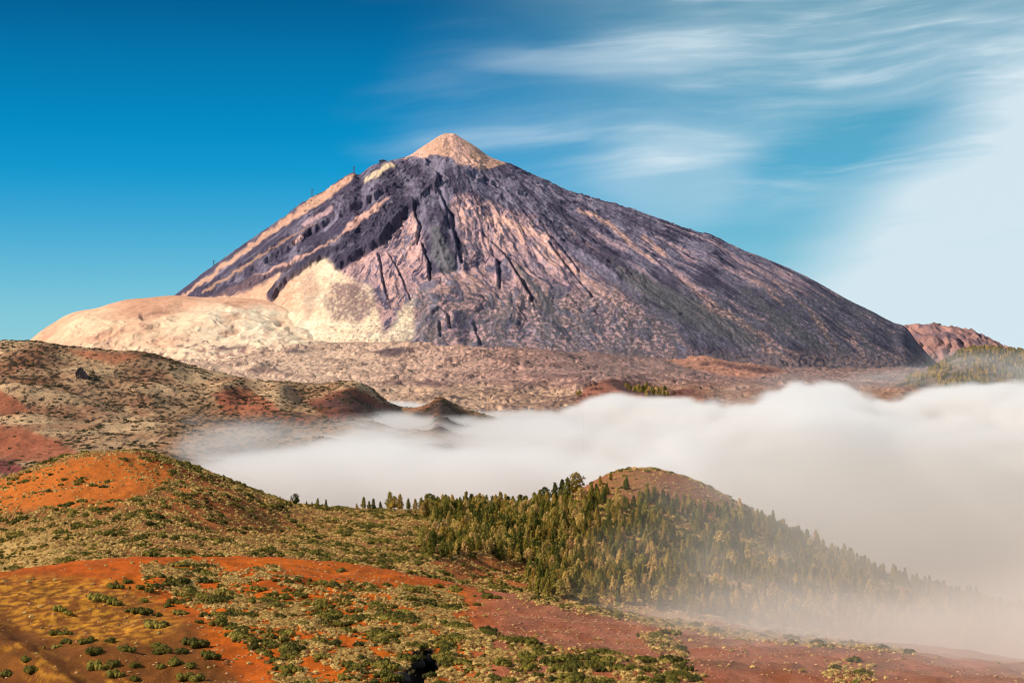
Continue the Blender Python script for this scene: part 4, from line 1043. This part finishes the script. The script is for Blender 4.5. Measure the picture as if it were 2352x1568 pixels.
back = back * (1 - 0.92 * poly(wuF, wvF, [(1260, 1165), (1380, 1085), (1470, 1072), (1560, 1088), (1780, 1190), (1560, 1180), (1400, 1140), (1330, 1180)], 10))
back = back * (1 - 0.6 * poly(wuF, wvF, [(1000, 1295), (1090, 1275), (1200, 1290), (1290, 1330), (1250, 1360), (1050, 1340)], 10))
knoll = poly(wuF, wvF, [(430, 1090), (640, 1170), (700, 1225), (480, 1225), (330, 1165)], 20)
gden = (wedge * np.clip(1 - 1.2 * openp, 0.02, 1) * (0.12 + sstep(cn + 0.5 * cn2, -0.12, 0.10)) * 3.2 + right * 1.1 + back * sstep(cn + 0.6 * cn2, -0.04, 0.14) * (1 - 0.5 * knoll) * 2.0
        + back * poly(UF, VF, [(330, 1275), (900, 1290), (900, 1310), (330, 1295)], 6) * 1.5) * VISF
gden = gden * (1 - pit)
sx, sy, sz = scatter(fx, fy, fz, gden, 18000, g2)
su, sv = proj(sx, sy, sz)
sw = (1.2 + 5.0 * g2.random(len(sx)) ** 2.6) * (0.9 + 0.25 * (sy > 900))
inv = (su > -5) & (su < 2357) & (sv < 1572)
# the individuals: largest in view, not crowding one another
order = np.argsort(-(sw / sy) * inv); got = []; cell = set()
for i in order:
    c = (int(su[i] // 12), int(sv[i] // 7))
    if c in cell or not inv[i]: continue
    cell.add(c); got.append(i)
    if len(got) >= 300 - n_hand: break
REG = [(lambda u, v: v > 1290 + 0.05 * u and u < 700, 'green broom shrub in the dense thicket left of centre, on orange soil'), (lambda u, v: v > 1270 + 0.085 * u and u < 1090, 'green broom shrub in the thicket at the bottom centre of the picture'),
       (lambda u, v: v > 1465 and u < 1700, 'greyish green broom shrub in thin mist at the bottom right of centre'), (lambda u, v: u >= 1090 and v > 1340, 'low broom shrub along the crest between the red slope and the pines'),
       (lambda u, v: True, 'dark green broom shrub amid straw coloured scrub on the second slope')]
REG = [(lambda u, v: v > 1290 + 0.05 * u and u < 700, 'green broom in the left thicket on orange soil'), (lambda u, v: v > 1270 + 0.085 * u and u < 1090, 'green broom in the bottom centre thicket'),
       (lambda u, v: v > 1465 and u < 1700, 'greyish broom in the misty lower right scrub'), (lambda u, v: u >= 1090 and v > 1340, 'low broom along the crest before the pines'), (lambda u, v: True, 'dark broom amid straw scrub on the second slope')]
SL = row_labels(got, su, sv, REG, 8, 'shrub')
for i in got:
    lab = SL[i]
    put_shrub(sx[i], sy[i], sz[i], sw[i], int(g2.integers(0, 7)), lab, 'broom shrubs in the scrub')
mask = np.ones(len(sx), bool); mask[got] = False
by_mesh = {}
for o in S.objects:
    if o.name.startswith('broom_shrub'): by_mesh.setdefault(o.data.name, o)
BSRC = [[by_mesh[m_.name]] for m_ in BROOM if m_.name in by_mesh]
stuff('broom_thicket', np.stack([sx, sy, sz - 0.04 * sw], 1)[mask], sw[mask] * 0.54, g2.integers(0, len(BSRC), int(mask.sum())), g2.random(int(mask.sum())) * 6.28, BSRC, 1.15)
# ---- pale cushion plants between them; one of each kind stands as an object
cden = (wedge * np.clip(1 - 1.1 * openp, 0.05, 1) * 4.2 * (1.25 - sstep(cn + 0.5 * cn2, -0.1, 0.15)) * sstep(fbm(fx / 7, fy / 12, 3, 441), -0.35, 0.2) + right * 1.3 + back * np.clip(0.9 + cn2 * 1.2, 0.2, 1.4) * (0.35 + sstep(fbm(fx / 9, fy / 16, 3, 443), -0.3, 0.25)) * (1 - 0.55 * knoll) + 0.012 * (fd < D1)) * VISF * (1 - pit)
qx, qy, qz = scatter(fx, fy, fz, cden, 115000, g2)
qw = (0.42 + 0.85 * g2.random(len(qx)) ** 1.8) * (1 + 0.25 * (qy > 950))
CS = []
for k, (u, v, w, lab) in enumerate([(205, 1399, 9, 'small pale cushion plant alone on the orange slope right of centre of the rippled sand'), (212, 1342, 14, 'pale cushion plant at the top of the rippled ochre ground'),
                                    (28, 1496, 10, 'small pale cushion plant at the far left near the dark hollow'), (540, 1513, 11, 'pale cushion plant alone on the orange tongue of bare ground')]):
    x, y, z = at(u, v); o = bpy.data.objects.new('cushion_plant', CUSH[k]); COL.objects.link(o)
    s_ = w * y / F * 0.6; o.location = (x, y, z); o.scale = (s_, s_, s_ * 0.8); tag(o, lab, 'plant', 'pale cushion plants on bare ground'); CS.append([o])
stuff('dry_scrub', np.stack([qx, qy, qz - 0.03], 1), qw, g2.integers(0, 4, len(qx)), g2.random(len(qx)) * 6.28, CS, 1.05)
# ---- stones strewn over the cinder
ST = []
for k, (u, v, w, lab) in enumerate([(176, 1545, 12, 'dark reddish stone on the ochre slope near the lower left shrubs'), (1090, 1418, 11, 'tan stone at the edge of the red slope right of the thicket'), (600, 1512, 10, 'pale stone on the bare orange tongue at the bottom')]):
    x, y, z = at(u, v); o = bpy.data.objects.new('stone', STONE[k]); COL.objects.link(o)
    s_ = w * y / F * 0.5; o.location = (x, y, z + s_ * 0.2); o.scale = (s_,) * 3; tag(o, lab, 'stone', 'stones on bare ground'); ST.append([o])
sden = ((fd < D1 + 10) * (0.16 + 0.35 * sstep(UF, 1100, 1300) + poly(wuF, wvF, [(1075, 1380), (1250, 1385), (1500, 1430), (1650, 1470), (1500, 1500), (1150, 1470)], 20) * 1.0 + 0.5 * poly(wuF, wvF, [(560, 1290), (900, 1300), (1070, 1345), (1060, 1370), (800, 1330), (600, 1310)], 8)
                           + 0.35 * poly(wuF, wvF, [(430, 1420), (620, 1420), (600, 1640), (560, 1640), (450, 1480)], 20)) + (fd > D1 + 25) * 0.35 * (knoll + poly(wuF, wvF, [(1000, 1295), (1090, 1275), (1200, 1290), (1290, 1330), (1250, 1360), (1050, 1340)], 10))) * VISF
rx1, ry1, rz1 = scatter(fx, fy, fz, sden, 11000, g2)
stuff('scattered_stones', np.stack([rx1, ry1, rz1 + 0.05], 1), 0.16 + 0.55 * g2.random(len(rx1)) ** 3, g2.integers(0, 3, len(rx1)), g2.random(len(rx1)) * 6.28, ST, 0.9)
# ---- scrub on the middle hills
mden = np.clip(sstep(fbm(mx / 45, my / 110, 4, 431) + 0.4 * ml, -0.02, 0.25), 0, 1) * (1 - 0.93 * barem) * VISM * (UM < 1250) + 0.12 * VISM * (1 - barem) * (UM < 1250)
m_x, m_y, m_z = scatter(mx, my, mz, mden, 11000, g2)
CR = []
DUS = []
for k, (u, v, w, lab) in enumerate([(213, 857, 20, 'dark scrub beside the foot of the craggy outcrop on the left hillside'), (128, 888, 22, 'dark scrub patch down the slope left of the craggy outcrop'), (446, 832, 14, 'dark scrub on the skyline of the left hill before the pale plain')]):
    x, y, z = at(u, v, 'M'); me = shrub_mesh('dark_scrub', 91 + k, M_dusky, 9, 18, 1.5); o = bpy.data.objects.new('dark_scrub', me); COL.objects.link(o)
    s_ = w * y / F * 0.5; o.location = (x, y, z); o.scale = (s_, s_, s_ * 0.8); tag(o, lab, 'shrub', 'dark scrub on the left hills'); DUS.append([o])
stuff('hill_scrub', np.stack([m_x, m_y, m_z - 0.2], 1), 1.3 + 3.6 * g2.random(len(m_x)) ** 2.0, g2.integers(0, 3, len(m_x)), g2.random(len(m_x)) * 6.28, DUS, 0.8)
for (u, v, dims, sd_, lab) in [(958, 1522, (2.6, 2.2, 3.4), 14, 'basalt rock coloured black as shadow in the scrub at the bottom edge'), (986, 1508, (2.4, 2.0, 2.2), 15, 'smaller shadow-black rock at the upper end of the dark hollow'), (930, 1560, (3.0, 2.4, 2.8), 16, 'shadow-black rock cut off by the bottom edge, left of the dark hollow')]:
    x, y, z = at(u, v)
    CR.append(((x, y, z), dims, sd_, lab))


# ---- rocks with a shape of their own
def crag(name, loc, dims, seed, mat, label, spikes=()):
    b = MB(); sph = ico(4); v = sph[0].copy()
    g = np.random.default_rng(seed); k = g.normal(size=(22, 3)); k /= np.linalg.norm(k, axis=1)[:, None]
    for n_, lim in zip(k, 0.55 + 0.35 * g.random(22)):
        d = v @ n_; v = v - np.clip(d - lim, 0, None)[:, None] * n_
    v *= 1 + (0.10 * fbm(v[:, 0] * 3 + 7, v[:, 2] * 3 + v[:, 1] * 2, 4, seed))[:, None]
    v[:, 0] += np.clip(v[:, 2], 0, None) * -0.25
    for (sx_, w_, h_) in spikes: v[:, 2] += h_ * np.exp(-((v[:, 0] - sx_) / w_) ** 2) * (v[:, 2] > 0)
    b.add(v * np.array(dims), sph[1]); me = b.mesh(name, mat)
    o = bpy.data.objects.new(name, me); COL.objects.link(o); o.location = loc; tag(o, label, 'rock'); return o


for loc_, dims, sd_, lab in CR: crag('basalt_rock', loc_, dims, sd_, M_shade_rock, lab)
x, y, z = at(188, 868, 'M')
crag('rock_outcrop', (x, y, z + 3), (13.5, 16, 17), 4, M_dark, 'dark craggy rock outcrop standing on the straw coloured hillside at left', ((-0.3, 0.3, 0.3),))
x, y, z = at(1458, 1078)
crag('summit_rock', (x, y, z - 0.3), (2.6, 2.0, 3.6), 9, M_stone, 'small pointed rock on top of the red summit above the pines')
x, y, z = at(307, 1040)
crag('rock', (x, y, z), (1.6, 1.2, 1.5), 12, M_stone, 'small dark rock on the top of the red hill')


# ---- the cable car on the volcano: three lattice masts and the upper station
M_steel = bpy.data.materials.new('weathered_steel'); M_steel.use_nodes = True
_bs = M_steel.node_tree.nodes['Principled BSDF']; _bs.inputs['Base Color'].default_value = (0.10, 0.14, 0.17, 1); _bs.inputs['Roughness'].default_value = 0.6
M_wall = bpy.data.materials.new('station_wall'); M_wall.use_nodes = True
_bs = M_wall.node_tree.nodes['Principled BSDF']; _bs.inputs['Base Color'].default_value = (0.07, 0.06, 0.075, 1); _bs.inputs['Roughness'].default_value = 0.9


def vcrest(U):
    j = int(np.argmin(np.abs(Uv - U))); k = int(np.argmin(VV[:nr_ + 2, j])); return float(vx[k, j]), float(vy[k, j]), float(vz[k, j])


for u, h, label in [(812, 40, 'grey lattice cable car mast on the upper left shoulder of the volcano'), (717, 46, 'thin lattice cable car mast half way down the left skyline'), (490, 30, 'small cable car mast low on the left skyline of the volcano')]:
    x, y, z = vcrest(u)
    root = bpy.data.objects.new('cable_car_mast', None); COL.objects.link(root); root.location = (x, y, z - 2); root.rotation_euler.z = 0.5
    tag(root, label, 'mast', 'cable car masts')
    w0, w1 = h * 0.13, h * 0.05
    for sx_ in (-1, 1):
        for sy_ in (-1, 1):
            b = MB(); b.rod((sx_ * w0, sy_ * w0, 0), (sx_ * w1, sy_ * w1, h), 0.8, 0.6, 4)
            o = bpy.data.objects.new('leg', b.mesh('leg', M_steel)); COL.objects.link(o); o.parent = root
    b = MB()
    for k in range(5):
        a0, a1 = k / 5, (k + 1) / 5; wa_ = w0 + (w1 - w0) * a0; wb_ = w0 + (w1 - w0) * a1
        for s_ in (-1, 1):
            b.rod((-wa_, s_ * wa_, h * a0), (wb_, s_ * wb_, h * a1), 0.3, 0.3, 4); b.rod((s_ * wa_, -wa_, h * a0), (s_ * wb_, wb_, h * a1), 0.3, 0.3, 4)
    o = bpy.data.objects.new('bracing', b.mesh('bracing', M_steel)); COL.objects.link(o); o.parent = root
    b = MB(); b.box((-h * 0.19, -1.2, h), (h * 0.19, 1.2, h + 1.6)); b.box((-h * 0.19, -1.6, h + 1.6), (-h * 0.11, 1.6, h + 4)); b.box((h * 0.11, -1.6, h + 1.6), (h * 0.19, 1.6, h + 4))
    o = bpy.data.objects.new('crossarm', b.mesh('crossarm', M_steel)); COL.objects.link(o); o.parent = root
x, y, z = vcrest(879)
root = bpy.data.objects.new('cable_car_station', None); COL.objects.link(root); root.location = (x, y - 6, z - 2)
tag(root, 'small dark flat roofed cable car station on the left shoulder of the volcano', 'building')
for nm, parts, m_ in (('wall', [((-20, -12, -8), (20, 12, 10))], M_wall), ('roof', [((-24, -14, 10), (22, 14, 13)), ((-8, -8, 13), (10, 8, 17))], M_steel), ('window', [((-16, -12.6, 2), (-3, -12.1, 7)), ((2, -12.6, 2), (15, -12.1, 7))], M_steel)):
    b = MB()
    for lo, hi in parts: b.box(lo, hi)
    o = bpy.data.objects.new(nm, b.mesh(nm, m_)); COL.objects.link(o); o.parent = root
# =================== fog: the sea of cloud in the valley and the thin drifts before it
def fog_material(name, col, dens):
    m = bpy.data.materials.new(name); m.use_nodes = True; t = m.node_tree; t.nodes.clear()
    o_ = t.nodes.new('ShaderNodeOutputMaterial'); v = t.nodes.new('ShaderNodeVolumePrincipled')
    v.inputs['Color'].default_value = col + (1,); v.inputs['Density'].default_value = dens
    v.inputs['Anisotropy'].default_value = 0.0
    t.links.new(v.outputs[0], o_.inputs['Volume'])
    return m


def fog_volume(name, lo, hi, res, mat, field):
    ng = bpy.data.node_groups.new(name, 'GeometryNodeTree')
    ng.interface.new_socket('Geometry', in_out='OUTPUT', socket_type='NodeSocketGeometry')
    p = ng.nodes.new('GeometryNodeInputPosition'); s_ = ng.nodes.new('ShaderNodeSeparateXYZ')
    ng.links.new(p.outputs[0], s_.inputs[0])
    x, y, z = (X(ng, q) for q in s_.outputs)
    d = field(ng, x, y, z)
    vc_ = ng.nodes.new('GeometryNodeVolumeCube')
    ng.links.new(d.v, vc_.inputs['Density'])
    vc_.inputs['Min'].default_value = lo; vc_.inputs['Max'].default_value = hi
    for a, r_ in zip('XYZ', res): vc_.inputs['Resolution ' + a].default_value = r_
    sm_ = ng.nodes.new('GeometryNodeSetMaterial'); sm_.inputs['Material'].default_value = mat
    ng.links.new(vc_.outputs[0], sm_.inputs['Geometry'])
    go_ = ng.nodes.new('NodeGroupOutput'); ng.links.new(sm_.outputs[0], go_.inputs[0])
    me = bpy.data.meshes.new(name); me.materials.append(mat)
    o = bpy.data.objects.new(name, me); COL.objects.link(o); o['kind'] = 'stuff'
    md_ = o.modifiers.new('fog', 'NODES'); md_.node_group = ng
    return o


def bank(t, x, y, z):
    U = x / y * F + 1176.0
    zt = curve(t, U, [(0, -230), (330, -170), (400, -128), (450, -106), (600, -94), (700, -90), (850, -93), (1000, -98), (1150, -95), (1300, -95), (1500, -93),
                      (1700, -84), (1780, -66), (1870, -58), (1960, -70), (2050, -80), (2150, -74), (2352, -66), (2700, -66), (3200, -80)], (0, 3200), (-240, 0))
    n1 = noise(t, vec(t, x * (1 / 300), y * (1 / 900), z * (1 / 220)), 1.0, 6.0, 0.58)
    n2 = noise(t, vec(t, x * (1 / 100), y * (1 / 240), z * (1 / 90) + 7.0), 1.0, 4.0, 0.6)
    vo = t.nodes.new('ShaderNodeTexVoronoi'); vo.feature = 'SMOOTH_F1'; vo.inputs['Smoothness'].default_value = 0.35
    vo.inputs['Detail'].default_value = 2.0
    t.links.new(vec(t, x * (1 / 230) + n1 * 1.2, y * (1 / 420), z * (1 / 170)), vo.inputs['Vector']); vo.inputs['Scale'].default_value = 1.0
    bw = (0.52 - X(t, vo.outputs['Distance'])) * 66.0
    bl = bw * (0.4 + 0.6 * U.sm(900.0, 1700.0)) + (n1 - 0.48) * 380.0 + (n2 - 0.5) * 150.0
    top = zt + bl * (0.30 + 0.70 * U.sm(1000.0, 1800.0)) * (1.0 - 0.45 * bl.sm(0.0, 60.0))
    dn = (top - z).sm(-4.0, 26.0)
    dn = dn * (U + (n1 - 0.5) * 320.0).sm(290.0, 560.0) * y.sm(1950.0, 2350.0) * y.sm(5350.0, 4900.0)
    dn = dn * (0.15 + 1.7 * n1)
    # lighter rags above the bank's right half
    r = noise(t, vec(t, x * (1 / 300), y * (1 / 300), z * (1 / 90) + 3.0), 1.0, 5.0, 0.6).sm(0.50, 0.72)
    rag = r * (zt + 62.0 + 60.0 * U.sm(1900.0, 2200.0) - z).sm(0.0, 40.0) * U.sm(1560.0, 1850.0) * y.sm(4000.0, 4300.0) * y.sm(5350.0, 5000.0) * 0.085
    rag2 = 4.5 * r * (zt + 40.0 - z).sm(0.0, 40.0) * U.sm(250.0, 420.0) * U.sm(1100.0, 700.0) * y.sm(2000.0, 2400.0) * y.sm(3600.0, 3000.0) * 0.06
    return (dn + rag + rag2).sat()


def drift(t, x, y, z):
    """thin fog drawn over the pine slope, thickening to the right"""
    U = x / y * F + 1176.0
    V = 840.0 - z / y * F
    n1 = noise(t, vec(t, x * (1 / 170), y * (1 / 300), z * (1 / 70)), 1.0, 6.0, 0.6)
    n2 = noise(t, vec(t, x * (1 / 60) + 4.0, y * (1 / 120), z * (1 / 34)), 1.0, 4.0, 0.6)
    w = U + (n1 - 0.5) * 420.0 + (V - 1300.0) * 0.75
    thick = w.sm(2380.0, 3050.0) * 1.0
    thin = w.sm(1300.0, 1900.0) * 0.13 + (n1 * 0.6 + n2 * 0.4).sm(0.47, 0.68) * w.sm(1250.0, 1600.0) * 0.50
    near_ = y.sm(1080.0, 900.0)
    front = y.sm(840.0, 770.0)
    top = (z * -1.0 + (n1 - 0.5) * 50.0 - 40.0 - near_ * 32.0).sm(0.0, 30.0)
    return (thick * 0.8 + thin * (0.70 + front * 8.0)) * top * y.sm(470.0, 620.0) * y.sm(1980.0, 1800.0) * x.sm(1100.0, 950.0)


M_fog = fog_material('fog_bank', (1.0, 0.983, 0.968), 0.022)
M_drift = fog_material('fog_drift', (1.0, 0.94, 0.87), 0.010)
fog_volume('fog', (-900, 1950, -330), (2300, 5350, 70), (260, 250, 60), M_fog, bank)
fog_volume('mist', (-20, 460, -240), (1100, 2000, -20), (130, 140, 46), M_drift, drift)
